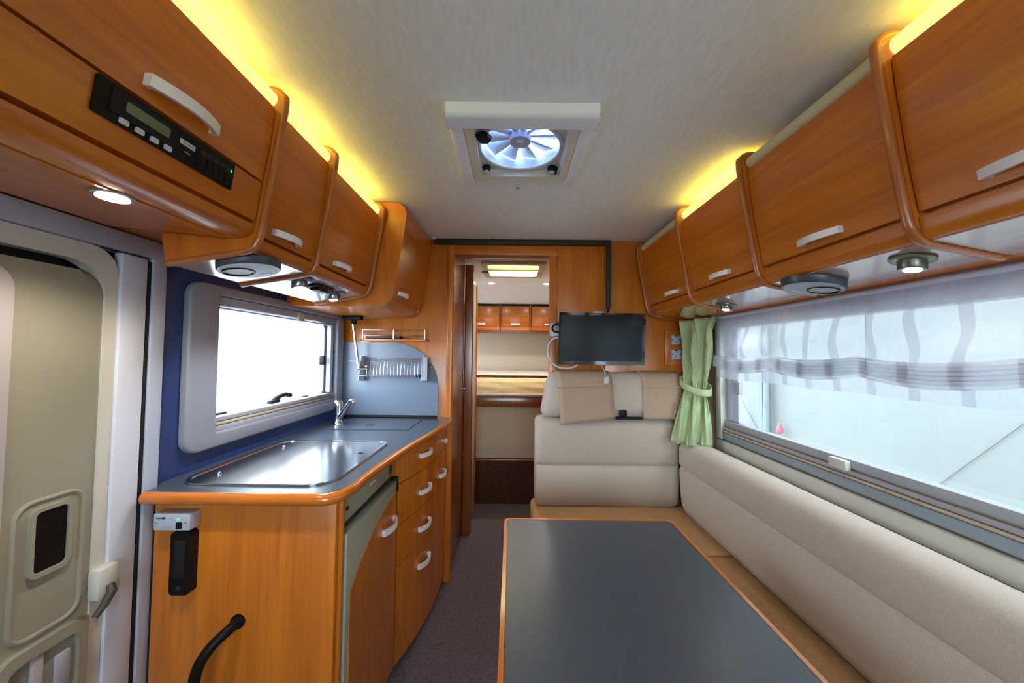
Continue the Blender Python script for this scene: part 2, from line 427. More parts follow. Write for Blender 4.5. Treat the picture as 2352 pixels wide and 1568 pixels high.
# ------------------------------------------------------------------ kitchen window (left)
def yz_ring(bm, o, i, x, dx): return ring(bm, o, i, (x, 0, 0), (0, 1, 0), (0, 0, 1), (1, 0, 0), dx)
w1 = sroot('window_1', (XL, 1.55, 1.0))
fo = rrect(1.055, 2.025, .985, 1.525, .05, 8); fi = rrect(1.165, 1.955, 1.035, 1.492, .012, 8)
bm = yz_ring(B(), fo, fi, XL + .001, .022)
bmesh.ops.recalc_face_normals(bm, faces=bm.faces); bm.normal_update()
bmesh.ops.bevel(bm, geom=[e for e in bm.edges if all(abs(v.co.x - (XL + .023)) < 1e-5 for v in e.verts) and len(e.link_faces) == 2 and any(abs(f.normal.x) < .5 for f in e.link_faces)], offset=.008, segments=3, profile=.5, affect='EDGES')
struct('frame', bm, pbr('window_frame_plastic', (.27, .28, .34), .38), w1)
bm = yz_ring(B(), rrect(1.145, 1.965, 1.035, 1.487, .02), rrect(1.175, 1.905, 1.075, 1.462, .045), XL - .045, .018)
struct('sash', bm, GREYP, w1)
struct('pane', bxm(XL - .04, XL - .036, 1.17, 1.92, 1.06, 1.475), GLASS, w1)
struct('blind_cassette', bxm(XL - .02, XL + .012, 1.166, 1.952, 1.462, 1.491, r=.004), GREYP, w1)
struct('blind_rail', bxm(XL - .018, XL + .006, 1.166, 1.952, 1.449, 1.455, r=.002), WHITE, w1)
struct('blind_clip', bxm(XL - .005, XL + .018, 1.60, 1.645, 1.447, 1.485, r=.004), CREAMW, w1)
struct('lower_rail', bxm(XL - .02, XL + .008, 1.166, 1.952, 1.066, 1.082, r=.003), GREYP, w1)
struct('lower_rail', bxm(XL - .02, XL + .011, 1.166, 1.952, 1.054, 1.064, r=.003), WALLB, w1)
struct('lower_rail', bxm(XL - .02, XL + .014, 1.166, 1.952, 1.034, 1.052, r=.003), GREYP, w1)
struct('side_channel', bxm(XL - .02, XL + .004, 1.915, 1.945, 1.085, 1.460, r=.003), ALU, w1)
lt = struct('latch', bxm(XL - .035, XL - .008, 1.872, 1.895, 1.235, 1.285, r=.005), BLACK, w1)
struct('catch_lever', tube(B(), smoothpath([(XL - .026, 1.50, 1.088), (XL - .02, 1.53, 1.105), (XL - .016, 1.57, 1.113), (XL - .012, 1.61, 1.104)]), [.010] * 15 + [.006]), RUBBER, w1)
struct('catch_base', bxm(XL - .03, XL - .012, 1.475, 1.535, 1.083, 1.097, r=.003), RUBBER, w1)
struct('stay', bxm(XL - .03, XL - .012, 1.20, 1.25, 1.083, 1.090, r=.002), RUBBER, w1)
struct('stay', bxm(XL - .03, XL - .012, 1.72, 1.75, 1.083, 1.089, r=.002), RUBBER, w1)

# ------------------------------------------------------------------ entrance door (left foreground)
d1 = sroot('door_1', (XL, .5, 0))
struct('frame_post', bxm(XL + .001, XL + .020, .945, .982, .002, 1.600, r=.003), ALU, d1)
struct('frame_header', bxm(XL + .001, XL + .022, .0, .982, 1.555, 1.603, r=.003), ALU, d1)
struct('seal', bxm(XL + .001, XL + .014, .936, .944, .002, 1.545), RUBBER, d1)
struct('inner_jamb', bxm(XL - .01, XL + .016, .872, .935, .002, 1.552, r=.006), WHITE, d1)
bm = yz_ring(B(), rrect(.0, .871, .0, 1.554, (.002, .002, .06, .06)), rrect(.03, .845, .03, 1.512, (.002, .002, .075, .06)), XL - .02, .028)
struct('inner_surround', bm, CREAMW, d1)
bm = prism(B(), rrect(.036, .852, .03, 1.490, (.01, .01, .055, .05), 8), (XL - .035, 0, 0), (0, 1, 0), (0, 0, 1), (1, 0, 0), .038)
bmesh.ops.bevel(bm, geom=[e for e in bm.edges if abs(e.verts[0].co.x - (XL + .003)) < 1e-5 and abs(e.verts[1].co.x - (XL + .003)) < 1e-5], offset=.012, segments=4, profile=.5, affect='EDGES')
leaf = struct('leaf', bm, CREAM, d1)
struct('outer_skin', bxm(XL - .049, XL - .038, .051, .899, .002, 1.559), RUBBER, d1)
struct('window_shade', prism(B(), rrect(.08, .690, .78, 1.475, (.05, .06, .05, .05), 8), (XL + .0032, 0, 0), (0, 1, 0), (0, 0, 1), (1, 0, 0), .006), LILAC, leaf)
def ridge(pts, x, r=.006): return tube(B(), [(x, p[0], p[1]) for p in pts], r, 8, closed=True)
struct('moulding', ridge(rrect(.712, .826, .705, .985, .03), XL + .002, .0055), CREAM, leaf)
bm = yz_ring(B(), rrect(.732, .802, .825, .970, .016), rrect(.740, .795, .835, .962, .010), XL + .003, .008)
struct('pocket_rim', bm, CREAM, leaf)
struct('handle_pocket', prism(B(), rrect(.739, .796, .834, .963, .010), (XL + .0032, 0, 0), (0, 1, 0), (0, 0, 1), (1, 0, 0), .003), BLACK, leaf)
bm = yz_ring(B(), rrect(.690, .838, .32, .690, .03), rrect(.706, .822, .345, .665, .022), XL + .002, .014)
struct('bin_rim', bm, CREAM, leaf)
struct('bin_inside', prism(B(), rrect(.705, .823, .344, .666, .02), (XL + .0031, 0, 0), (0, 1, 0), (0, 0, 1), (1, 0, 0), .002), pbr('grey_door_bin', (.25, .25, .22), .5), leaf)
struct('bin_divider', bxm(XL + .004, XL + .012, .745, .765, .35, .66, r=.003), LILAC, leaf)
struct('bin_clip', bxm(XL + .004, XL + .011, .785, .812, .555, .635, r=.003), GREYP, leaf)
struct('latch_block', bxm(XL + .004, XL + .035, .838, .884, .712, .785, r=.008), CREAMW, leaf)
lv = struct('latch_lever', tube(B(), [(XL + .036, .862, .738), (XL + .048, .856, .730), (XL + .05, .838, .708), (XL + .048, .822, .690)], [.009, .009, .008, .006]), pbr('dark_lever', (.05, .045, .04), .4), leaf)

# ------------------------------------------------------------------ dinette window (right)
w2 = sroot('window_2', (XR, .9, .84))
struct('pane', bxm(XR + .03, XR + .034, RW[0], RW[1], RW[2], RW[3]), GLASS, w2)
struct('sill_board', bxm(XR - .028, XR - .001, -.2, 1.775, .835, .893, r=.008), CREAMW, w2)
struct('side_frame', bxm(XR - .028, XR - .001, 1.728, 1.775, .895, 1.515, r=.008), CREAMW, w2)
struct('blind_rail', bxm(XR - .022, XR - .001, -.2, 1.726, .900, .932, r=.005), pbr('blue_grey_rail', (.26, .31, .36), .4), w2)
struct('blind_rail', bxm(XR - .024, XR - .001, -.2, 1.726, .934, .941, r=.002), WALLB, w2)
struct('blind_rail', bxm(XR - .018, XR - .001, -.2, 1.726, .943, .957, r=.003), pbr('lilac_rail', (.36, .35, .40), .4), w2)
struct('blind_rail', bxm(XR - .012, XR + .02, .03, 1.726, .963, .990, r=.003), GREYP, w2)
struct('rail_clip', bxm(XR - .030, XR - .012, 1.085, 1.145, .955, .985, r=.003), CREAMW, w2)
struct('sash_stile', bxm(XR + .006, XR + .028, 1.645, 1.722, .992, 1.508, r=.004), pbr('lilac_stile', (.50, .52, .64), .4), w2)
struct('sash_stile', bxm(XR + .002, XR + .012, 1.690, 1.72, .992, 1.508, r=.003), ALU, w2)
struct('latch', bxm(XR - .008, XR + .012, 1.618, 1.660, 1.125, 1.185, r=.006), GREYP, w2)
struct('upper_cassette', bxm(XR - .02, XR + .024, .03, 1.726, 1.435, 1.508, r=.006), pbr('lilac_cassette', (.42, .44, .54), .4), w2)
struct('wall_hook', bxm(XR - .032, XR - .002, 1.79, 1.81, .79, .825, r=.003), WHITE, w2)

# ------------------------------------------------------------------ outdoors
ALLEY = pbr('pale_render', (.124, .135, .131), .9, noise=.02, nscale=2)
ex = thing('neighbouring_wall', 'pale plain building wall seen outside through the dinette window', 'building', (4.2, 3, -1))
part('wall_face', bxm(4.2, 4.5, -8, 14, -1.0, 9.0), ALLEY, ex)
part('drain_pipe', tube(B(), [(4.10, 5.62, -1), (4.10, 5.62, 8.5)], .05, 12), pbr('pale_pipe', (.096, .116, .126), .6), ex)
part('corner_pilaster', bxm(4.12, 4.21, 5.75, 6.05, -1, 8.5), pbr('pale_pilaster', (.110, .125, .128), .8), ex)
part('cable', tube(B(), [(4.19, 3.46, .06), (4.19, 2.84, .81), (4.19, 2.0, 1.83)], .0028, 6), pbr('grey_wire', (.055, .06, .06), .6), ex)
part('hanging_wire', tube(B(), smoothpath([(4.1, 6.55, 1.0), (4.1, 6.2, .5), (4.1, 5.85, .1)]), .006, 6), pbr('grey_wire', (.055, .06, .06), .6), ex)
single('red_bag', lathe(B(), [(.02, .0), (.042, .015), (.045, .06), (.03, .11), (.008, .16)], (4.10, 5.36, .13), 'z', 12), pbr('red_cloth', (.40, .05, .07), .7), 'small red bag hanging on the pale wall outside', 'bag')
fc = thing('distant_house', 'bleached white house front outside the kitchen window', 'building', (-9, 12, -1))
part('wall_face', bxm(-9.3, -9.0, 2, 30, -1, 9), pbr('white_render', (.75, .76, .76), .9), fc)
for k, (yy, zz) in enumerate([(9, 1.2), (11.2, 1.2), (13.4, 1.2), (15.6, 1.2), (9, 3.4), (11.2, 3.4)]):
    wn = part('window', bxm(-9.02, -8.97, yy, yy + 1.0, zz - .5, zz + .5), WHITE, fc)
    part('window_glass', bxm(-8.98, -8.96, yy + .08, yy + .92, zz - .42, zz + .42), pbr('pale_glass', (.42, .48, .46), .3), wn)
struct('ground', bxm(-40, 40, -40, 40, -1.1, -1.0), pbr('asphalt', (.30, .30, .30), .9, noise=.2, nscale=3))

# ------------------------------------------------------------------ overhead cabinets
def lerp(a, b, t): return a + (b - a) * t
RP = dict(s=1, wall=XR, top=(.752, 1.905), bot=(.797, 1.592),
          low=[(.798, 1.583), (.801, 1.560), (.807, 1.546), (.818, 1.538), (.97, 1.510)], wz=1.502)
LP = dict(s=-1, wall=XL, top=(-.590, 1.905), bot=(-.633, 1.595),
          low=[(-.634, 1.586), (-.637, 1.570), (-.642, 1.561), (-.650, 1.556), (-.86, 1.520)], wz=1.575)
def trim_pts(P):
    if P['s'] > 0: return [(.785, 1.960), (.757, 1.958), (.737, 1.944), (.731, 1.915), (.757, 1.74), (.783, 1.592), (.794, 1.558), (.820, 1.536), (.90, 1.5205), (.972, 1.507)]
    return [(-.625, 1.960), (-.598, 1.958), (-.579, 1.944), (-.573, 1.915), (-.600, 1.74), (-.622, 1.600), (-.630, 1.574), (-.650, 1.554), (-.75, 1.536), (-.862, 1.517)]
def divider(t, P, y, end=None):
    """upright divider board with rounded edging between two cabinets"""
    pts = smoothpath([(p[0], y, p[1]) for p in trim_pts(P)], 5)
    if end: pts = [p for p in pts if abs(p.x) < end or p.z > 1.7]
    part('edge_trim', tube(B(), pts, .0092, 10), TRIM, t, smooth=60)
    xe = P['wall'] - P['s'] * .003 if not end else P['s'] * end
    poly = [(p.x, p.z) for p in pts] + [(xe, max(P['wz'], pts[-1].z) + .002), (xe, 1.955)]
    part('divider_board', ext_y(B(), poly, y - .0075, y + .0075), WZ, t)
def cab_body_poly(P):
    s = P['s']
    return [(P['wall'] - s * .002, 1.94), (P['top'][0] + s * .05, 1.94), (P['top'][0] + s * .05, 1.90), (P['top'][0] + s * .022, 1.90), (P['bot'][0] + s * .020, P['low'][0][1]),
            *P['low'], (P['wall'] - s * .002, P['wz'])]
def soffit_z(P, x):
    (xa, za) = P['low'][-1]
    if abs(x) <= abs(xa): return lerp(P['low'][-2][1], za, (abs(x) - abs(P['low'][-2][0])) / (abs(xa) - abs(P['low'][-2][0])))
    return lerp(za, P['wz'], (abs(x) - abs(xa)) / (abs(P['wall']) - abs(xa)))
def overhead(P, y0, y1, label, strip, hy, group, lit, door_z=None, hz=None, hl=.12, trims=(True, True), handle_on=True, trim_end=None, notch=None):
    s = P['s']
    t = thing('overhead_cabinet', label, 'cabinet', ((P['top'][0] + P['wall']) / 2, (y0 + y1) / 2, 1.512), group)
    yb0 = y0 + .0085
    if notch:
        poly = cab_body_poly(P)
        poly = poly[:-1] + [(s * notch[0], soffit_z(P, notch[0])), (s * notch[0], 1.606), (P['wall'] - s * .002, 1.606)]
        part('body_front', ext_y(B(), poly, yb0, notch[1]), WY, t, smooth=40); yb0 = notch[1] + .0002
    part('body', ext_y(B(), cab_body_poly(P), yb0, y1 - .0085), WY, t, smooth=40)
    # glossy soffit panel; all but the farthest have window glare in their colour
    xa, xb = (.820, .966) if s > 0 else (.652, .850)
    up = [(s * x, soffit_z(P, x) - .0004) for x in (xa, xb)]
    part('soffit_panel', ext_y(B(), up + [(x, z - .002) for x, z in up[::-1]], y0 + .012, y1 - .012), SOFFIT if y1 > 2 else GLARE_SOFFIT, t)
    (x1, z1), (x0, z0) = P['top'], P['bot']
    if door_z:
        x0 = lerp(P['top'][0], P['bot'][0], (P['top'][1] - door_z) / (P['top'][1] - P['bot'][1])); z0 = door_z
    n = 6; pts = []
    for i in range(n + 1):
        k = i / n; pts.append((lerp(x1, x0, k) - s * .004 * math.sin(math.pi * k), lerp(z1, z0, k)))
    pts += [(x0 + s * .018, z0), (x1 + s * .018, z1)]
    dr = part('door', ext_y(B(), pts, y0 + .0105, y1 - .0105), WY, t, smooth=40)
    if handle_on:
        nz = Vector((-(z1 - z0), 0, (x1 - x0) if s > 0 else (x1 - x0))); nrm = Vector((-s * abs(z1 - z0), 0, -abs(x1 - x0))).normalized()
        hz_ = hz or z0 + .022
        k = (z1 - hz_) / (z1 - z0); hx = lerp(x1, x0, k) - s * .003
        handle(dr, (hx, hy, hz_), (0, 1, 0), nrm, hl)
    for flag, yy in zip(trims, (y0, y1)):
        if flag: divider(t, P, yy, trim_end if yy == y0 else None)
    # cornice strip light
    sl = thing('strip_light', ('glowing yellow ' if lit else 'unlit cream ') + 'strip light on top of the ' + strip, 'strip light',
               (P['top'][0], (y0 + y1) / 2, 1.906), group + ', strip lights')
    pts = []
    cx = P['top'][0] + s * .014
    for i in range(13):
        a = math.radians(-100 + 200 * i / 12); pts.append((cx - s * .020 * math.cos(a), 1.927 + .0205 * math.sin(a)))
    pts += [(cx + s * .006, 1.9475), (cx + s * .006, 1.9065)]
    part('diffuser', ext_y(B(), pts, y0 + .012, y1 - .012), STRIP_ON if lit else STRIP_OFF, sl, smooth=60)
    if lit:
        l = bpy.data.lights.new('tube_light', 'AREA'); l.shape = 'RECTANGLE'; l.size = .05; l.size_y = (y1 - y0) * .82
        l.energy = lit * (y1 - y0); l.color = (1.0, .80, .06)
        o = bpy.data.objects.new('tube_light', l); C.objects.link(o); o.parent = sl
        o.location = Vector((P['top'][0] + s * .075, (y0 + y1) / 2, 1.956)) - sl.location
        o.rotation_euler = (math.pi, s * math.radians(-28), 0)
    return t
GR = 'overhead cabinets on the window side'; GL = 'overhead cabinets over the kitchen'
LIT = .95
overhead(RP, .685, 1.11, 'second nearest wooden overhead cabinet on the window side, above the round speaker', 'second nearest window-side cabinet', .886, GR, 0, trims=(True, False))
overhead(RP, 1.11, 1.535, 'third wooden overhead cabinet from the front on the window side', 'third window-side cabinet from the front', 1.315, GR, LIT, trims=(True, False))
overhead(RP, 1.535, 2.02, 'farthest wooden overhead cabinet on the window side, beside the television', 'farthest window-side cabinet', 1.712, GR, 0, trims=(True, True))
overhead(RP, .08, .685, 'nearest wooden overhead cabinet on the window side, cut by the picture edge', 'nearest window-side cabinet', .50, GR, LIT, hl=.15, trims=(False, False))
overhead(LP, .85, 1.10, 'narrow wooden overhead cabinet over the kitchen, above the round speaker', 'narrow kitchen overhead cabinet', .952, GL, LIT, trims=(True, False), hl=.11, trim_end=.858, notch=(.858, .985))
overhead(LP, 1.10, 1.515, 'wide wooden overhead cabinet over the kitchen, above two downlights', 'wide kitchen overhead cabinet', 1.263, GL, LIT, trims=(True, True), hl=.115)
# nearest unit over the entrance door, with control fascia
t = thing('overhead_cabinet', 'nearest wooden overhead cabinet above the entrance door with black control panel', 'cabinet', (-.8, .45, 1.58), GL)
def lx(z): return lerp(-.590, -.633, (1.905 - z) / (1.905 - 1.595))
poly = [(XL + .002, 1.94), (-.64, 1.94), (-.64, 1.90), (lx(1.90) - .022, 1.90), (lx(1.62) - .020, 1.62), (lx(1.613), 1.613), (-.634, 1.598), (-.650, 1.584), (-.68, 1.580), (XL + .026, 1.606), (XL + .002, 1.606)]
part('body', ext_y(B(), poly, .0805, .8410), WY, t, smooth=40)
dr = part('door', ext_y(B(), [(lx(1.905), 1.905), (lx(1.82) + .003, 1.82), (lx(1.72), 1.722), (lx(1.72) - .018, 1.722), (lx(1.905) - .018, 1.905)],   .086, .8385), WY, t)
handle(dr, (lx(1.752) + .002, .625, 1.752), (0, 1, 0), (.99, 0, -.12), .135, w=.021)
part('fascia', ext_y(B(), [(lx(1.716), 1.716), (lx(1.622), 1.622), (lx(1.622) - .018, 1.622), (lx(1.716) - .018, 1.716)],   .086, .8385), WY, t)
part('soffit_panel', ext_y(B(), [(-.69, 1.5805), (-.965, 1.6048), (-.965, 1.6025), (-.69, 1.5782)], .10, .825), WY, t)
sl = thing('strip_light', 'glowing yellow strip light on top of the cabinet above the entrance door', 'strip light', (-.6, .45, 1.906), GL + ', strip lights')
pts = []
for i in range(13):
    a = math.radians(-100 + 200 * i / 12); pts.append((-.604 + .020 * math.cos(a), 1.927 + .0205 * math.sin(a)))
pts += [(-.610, 1.9475), (-.610, 1.9065)]
part('diffuser', ext_y(B(), pts, .09, .838), STRIP_ON, sl, smooth=60)
l = bpy.data.lights.new('tube_light', 'AREA'); l.shape = 'RECTANGLE'; l.size = .05; l.size_y = .62; l.energy = LIT * .75; l.color = (1, .80, .06)
o = bpy.data.objects.new('tube_light', l); C.objects.link(o); o.parent = sl
o.location = Vector((-.665, .46, 1.956)) - sl.location; o.rotation_euler = (math.pi, math.radians(28), 0)

# control panel in that fascia (tilted face): local frame
cz = 1.686; fx = lx(cz) + .0005
fn_ = Vector((.31, 0, -.043)).normalized(); fv = Vector((.043, 0, .31)).normalized(); fu = Vector((0, 1, 0))
def on_face(u, v, k=0): return Vector((fx, .625, cz)) + fu * u + fv * v + fn_ * k
cp = thing('control_panel', 'black control panel with green display and white buttons above the entrance door', 'control panel', on_face(0, -.028))
def slab(name, u0, u1, v0, v1, k0, k1, mat, parent, r=.003):
    return part(name, prism(B(), rrect(u0, u1, v0, v1, r, 3), on_face(0, 0, k0), fu, fv, fn_, k1 - k0), mat, parent)
slab('face_plate', -.127, .127, -.028, .028, 0, .004, BLACK, cp)
slab('display_frame', -.108, -.008, -.014, .022, .004, .0065, RUBBER, cp)
slab('display', -.088, -.018, -.003, .014, .0065, .0072, GRNLCD, cp)
for k in range(4): slab('button', -.093 + k * .0235, -.080 + k * .0235, -.024, -.015, .004, .0068, WHITE, cp, r=.002)
slab('logo_plate', .003, .033, .003, .012, .004, .0050, WHITE, cp, r=.001)
slab('logo_bar', .008, .030, .006, .0095, .0050, .0054, GREYP, cp, r=.001)
slab('print_mark', .014, .026, -.0085, -.0065, .004, .0044, GREYP, cp, r=.0005)
slab('switch_bank', .040, .119, -.022, .018, .004, .0062, RUBBER, cp)
for k in range(5):
    slab('switch_icon', .045 + k * .0145, .0545 + k * .0145, .006, .014, .0062, .0067, DGREY, cp, r=.002)
    slab('rocker', .044 + k * .0145, .0555 + k * .0145, -.018, .001, .0062, .0085, BLACK, cp, r=.002)
slab('led', .1155, .1175, .008, .012, .0066, .0075, LEDG, cp, r=.0005)

# corner wall unit at the bulkhead (deeper)
t = thing('corner_cabinet', 'deep wooden corner cabinet at the end of the kitchen overheads by the doorway', 'cabinet', (-.75, 1.78, 1.5))
def cprof(g=0): return [(XL + .003, 1.975), (-.54, 1.975), (-.505, 1.970), (-.485, 1.955), (-.475, 1.925), (-.490, 1.80), (-.528, 1.57), (-.54, 1.535), (-.562, 1.515), (-.60, 1.508), (XL + .003, 1.508)]
part('side_panel', ext_y(B(), cprof(), 1.533, 1.551), WZ, t, smooth=50)
part('body', ext_y(B(), [(XL + .003, 1.972), (-.52, 1.972), (-.555, 1.55), (-.565, 1.53), (-.60, 1.51), (XL + .003, 1.51)], 1.5515, YBH - .003), WZ, t)
dr = part('door', ext_y(B(), [(-.488, 1.968), (-.482, 1.93), (-.495, 1.80), (-.538, 1.556), (-.556, 1.556), (-.513, 1.80), (-.504, 1.968)], 1.556, 2.03), WY, t, smooth=45)
handle(dr, (-.528, 1.655, 1.580), (0, 1, 0), (.98, 0, -.18), .105)
tp = [(-.505, 1.972), (-.497, 1.93), (-.510, 1.80), (-.552, 1.560), (-.563, 1.535), (-.59, 1.52), (-.64, 1.515), (-.90, 1.509)]
part('edge_trim', tube(B(), smoothpath([(p[0], 2.038, p[1]) for p in tp], 4), .009, 8), TRIM, t, smooth=60)

# ------------------------------------------------------------------ under-cabinet lamps and speakers
def shear(bm, x):
    for v in bm.verts: v.co.z -= .178 * (abs(v.co.x) - abs(x))
    return bm
def downlight(x, y, z, label, r=.045, body=.027, hgt=.026, energy=6, ring=GREYP, group='swivelling downlights under the overhead cabinets', col=(1, .9, .75), blend=.6):
    t = thing('downlight', label, 'downlight', (x, y, z - hgt - .004), group)
    part('flange', shear(lathe(B(), [(r * .7, 0), (r, -.001), (r, -.004), (r * .86, -.007), (body * 1.05, -.007)], (x, y, z), 'z', 28), x), ring, t, smooth=45)
    part('lamp_head', shear(lathe(B(), [(body, -.006), (body, -hgt + .004), (body * .93, -hgt), (body * .72, -hgt)], (x, y, z), 'z', 24), x), ring, t, smooth=45)
    part('bulb', shear(lathe(B(), [(body * .60, -hgt + .003), (body * .62, -hgt - .001), (body * .40, -hgt - .003)], (x, y, z), 'z', 20), x), LAMPON, t)
    l = bpy.data.lights.new('bulb_light', 'SPOT'); l.energy = energy; l.color = col; l.spot_size = math.radians(120); l.spot_blend = blend; l.shadow_soft_size = .02
    o = bpy.data.objects.new('bulb_light', l); C.objects.link(o); o.parent = t; o.location = (0, 0, -.004)
    return t
downlight(.879, .760, soffit_z(RP, .879) - .0026, 'lit swivelling downlight under the window-side cabinets, nearest to the camera', r=.037, body=.023, hgt=.026, energy=.5, ring=pbr('olive_metal', (.16, .17, .13), .3, .6))
downlight(.898, 1.458, soffit_z(RP, .898) - .0026, 'lit swivelling downlight under the window-side cabinets, above the green curtain', r=.038, body=.022, hgt=.022, energy=.8, ring=pbr('olive_metal', (.16, .17, .13), .3, .6))
downlight(-.711, 1.155, soffit_z(LP, .711) - .0026, 'lit downlight over the kitchen window, left of the small black bracket', r=.044, body=.024, hgt=.026, energy=3, ring=pbr('smoked_chrome', (.25, .25, .28), .2, .9), col=(.92, .95, 1))
downlight(-.722, 1.400, soffit_z(LP, .722) - .0026, 'lit downlight over the kitchen window, right of the small black bracket', r=.044, body=.024, hgt=.026, energy=3, ring=pbr('smoked_chrome', (.25, .25, .28), .2, .9), col=(.92, .95, 1))
# recessed lamp over the door
def l1z(x): return lerp(1.580, 1.606, (abs(x) - .68) / (.974 - .68))
t = thing('recessed_downlight', 'bright recessed downlight in the wooden soffit above the entrance door', 'downlight', (-.712, .61, l1z(.712) - .011))
part('bezel', lathe(B(), [(.022, 0), (.029, -.001), (.029, -.004), (.023, -.005)], (-.712, .61, l1z(.712) - .0022), 'z', 28), CHROME, t, smooth=45)
part('bulb', lathe(B(), [(.022, -.0035), (.0215, -.007), (.013, -.009)], (-.712, .61, l1z(.712) - .0022), 'z', 24), LAMPON, t)
l = bpy.data.lights.new('bulb_light', 'SPOT'); l.energy = 5; l.color = (1, .88, .7); l.spot_size = math.radians(150); l.spot_blend = .5; l.shadow_soft_size = .03
o = bpy.data.objects.new('bulb_light', l); C.objects.link(o); o.parent = t; o.location = (0, 0, -.008)
def speaker(x, y, z, r, label, tiltdir):
    t = thing('speaker', label, 'speaker', (x, y, z - .027))
    part('housing', shear(lathe(B(), [(r * .9, 0), (r, -.002), (r * .985, -.019), (r * .95, -.023), (r * .90, -.0225)], (x, y, z), 'z', 36), x), pbr('dark_blue_grey', (.05, .06, .085), .35), t, smooth=40)
    part('grille', shear(lathe(B(), [(r * .90, -.021), (r * .90, -.023), (r * .6, -.0245), (r * .2, -.025)], (x, y, z), 'z', 36), x), pbr('grey_mesh', (.26, .28, .34), .45, noise=.15, nscale=500), t, smooth=60)
    part('tweeter_ring', shear(tube(B(), [(x + r * (.30 * tiltdir + .48 * math.cos(a)), y - r * .12 + r * .48 * math.sin(a), z - .0252) for a in [2 * math.pi * k / 24 for k in range(24)]], .0022, 6, closed=True), x), BLACK, t)
    part('badge', shear(bxm(x - r * .15 * tiltdir - .015, x - r * .15 * tiltdir + .015, y + r * .55, y + r * .68, z - .0255, z - .023), x), WHITE, t)
speaker(-.705, .926, soffit_z(LP, .705) - .0026, .071, 'round dark speaker under the narrow kitchen overhead cabinet', -1)
speaker(.870, 1.003, soffit_z(RP, .870) - .0026, .074, 'round dark speaker under the window-side overhead cabinets', 1)
t = thing('black_bracket', 'small black folding bracket between the two kitchen downlights', 'bracket', (-.70, 1.26, 1.515))
zb = soffit_z(LP, .70) - .0026
part('base_plate', shear(bxm(-.735, -.685, 1.215, 1.335, zb - .007, zb, r=.002), .70), BLACK, t)
part('hook', shear(ext_y(B(), [(-.728, zb - .007), (-.690, zb - .007), (-.695, zb - .020), (-.722, zb - .015)], 1.24, 1.30), .70), BLACK, t)

# ------------------------------------------------------------------ kitchen: worktop, end panel, fridge, drawers
CURVE = [(-.4585, .972), (-.452, 1.02), (-.455, 1.10), (-.447, 1.22), (-.434, 1.35), (-.416, 1.50), (-.388, 1.66), (-.367, 1.82), (-.358, 1.94), (-.357, 2.03)]
edge = [(-.972, .940), (-.52, .940)]
for i in range(7):
    a = math.radians(-90 + 90 * i / 6); edge.append((-.505 + .045 * math.cos(a), .985 + .045 * math.sin(a)))
edge += [(p.x, p.y) for p in smoothpath([(a, b, 0) for a, b in CURVE[1:]], 4)]
ZT = .930
wt = thing('kitchen_worktop', 'grey laminate kitchen worktop with curved orange wooden edge', 'worktop', (-.7, 1.5, .895))
poly = edge + [(XL + .004, 2.03), (XL + .004, .986), (-.972, .986)]
inner = [(x - .0, y) for x, y in poly]
part('top', ext_z(B(), poly, .900, ZT), GREYTOP, wt)
lip = [Vector((x, y, .914)) for x, y in edge]
part('edge_lipping', tube(B(), lip, .0165, 10), LIP, wt, smooth=60)
part('rear_upstand', bxm(XL + .004, -.43, 2.018, 2.030, ZT + .0005, ZT + .012, r=.002), RUBBER, wt)
part('hob_cover', bxm(-.90, -.50, 1.70, 1.985, ZT + .0005, ZT + .0025), GREYTOP, wt)
part('finger_hole', lathe(B(), [(.024, .0026), (.024, .0032), (.020, .0032)], (-.725, 1.80, ZT), 'z', 20), pbr('brown_wood_hole', (.10, .035, .015), .6), wt)
sk = thing('sink_lid', 'stainless steel sink cover set into the grey worktop under the window', 'sink cover', (-.7, 1.22, ZT))
so = rrect(-.945, -.505, .985, 1.475, (.07, .075, .05, .05), 8)
part('rim', ring(B(), so, [(lerp(x, -.71, .035), lerp(y, 1.225, .035)) for x, y in so], (0, 0, ZT + .0005), (1, 0, 0), (0, 1, 0), (0, 0, 1), .0055), CHROME, sk)
part('plate', ext_z(B(), [(lerp(x, -.71, .037), lerp(y, 1.225, .037)) for x, y in so], ZT + .0005, ZT + .0035), STEEL, sk)
part('finger_hole', lathe(B(), [(.010, .0036), (.010, .0041), (.008, .0041)], (-.555, 1.30, ZT), 'z', 16), RUBBER, sk)
for (x, y) in ((-.885, 1.07), (-.885, 1.37)): part('stud', lathe(B(), [(.006, .0035), (.006, .008), (.004, .010)], (x, y, ZT), 'z', 12), CHROME, sk)

ep = thing('kitchen_end_panel', 'cherry wood end panel of the kitchen unit facing the camera', 'cabinet panel', (-.73, .98, 0))
part('board', bxm(XL + .024, -.478, .972, .990, .002, .898, r=.003), WZ, ep)
part('corner_post', prism(B(), rrect(-.500, -.468, .990, 1.004, .004), (0, 0, .002), (1, 0, 0), (0, 1, 0), (0, 0, 1), .896), WZ, ep)
part('wall_batten', bxm(XL + .003, XL + .028, .9725, .990, .002, .898), RUBBER, ep)

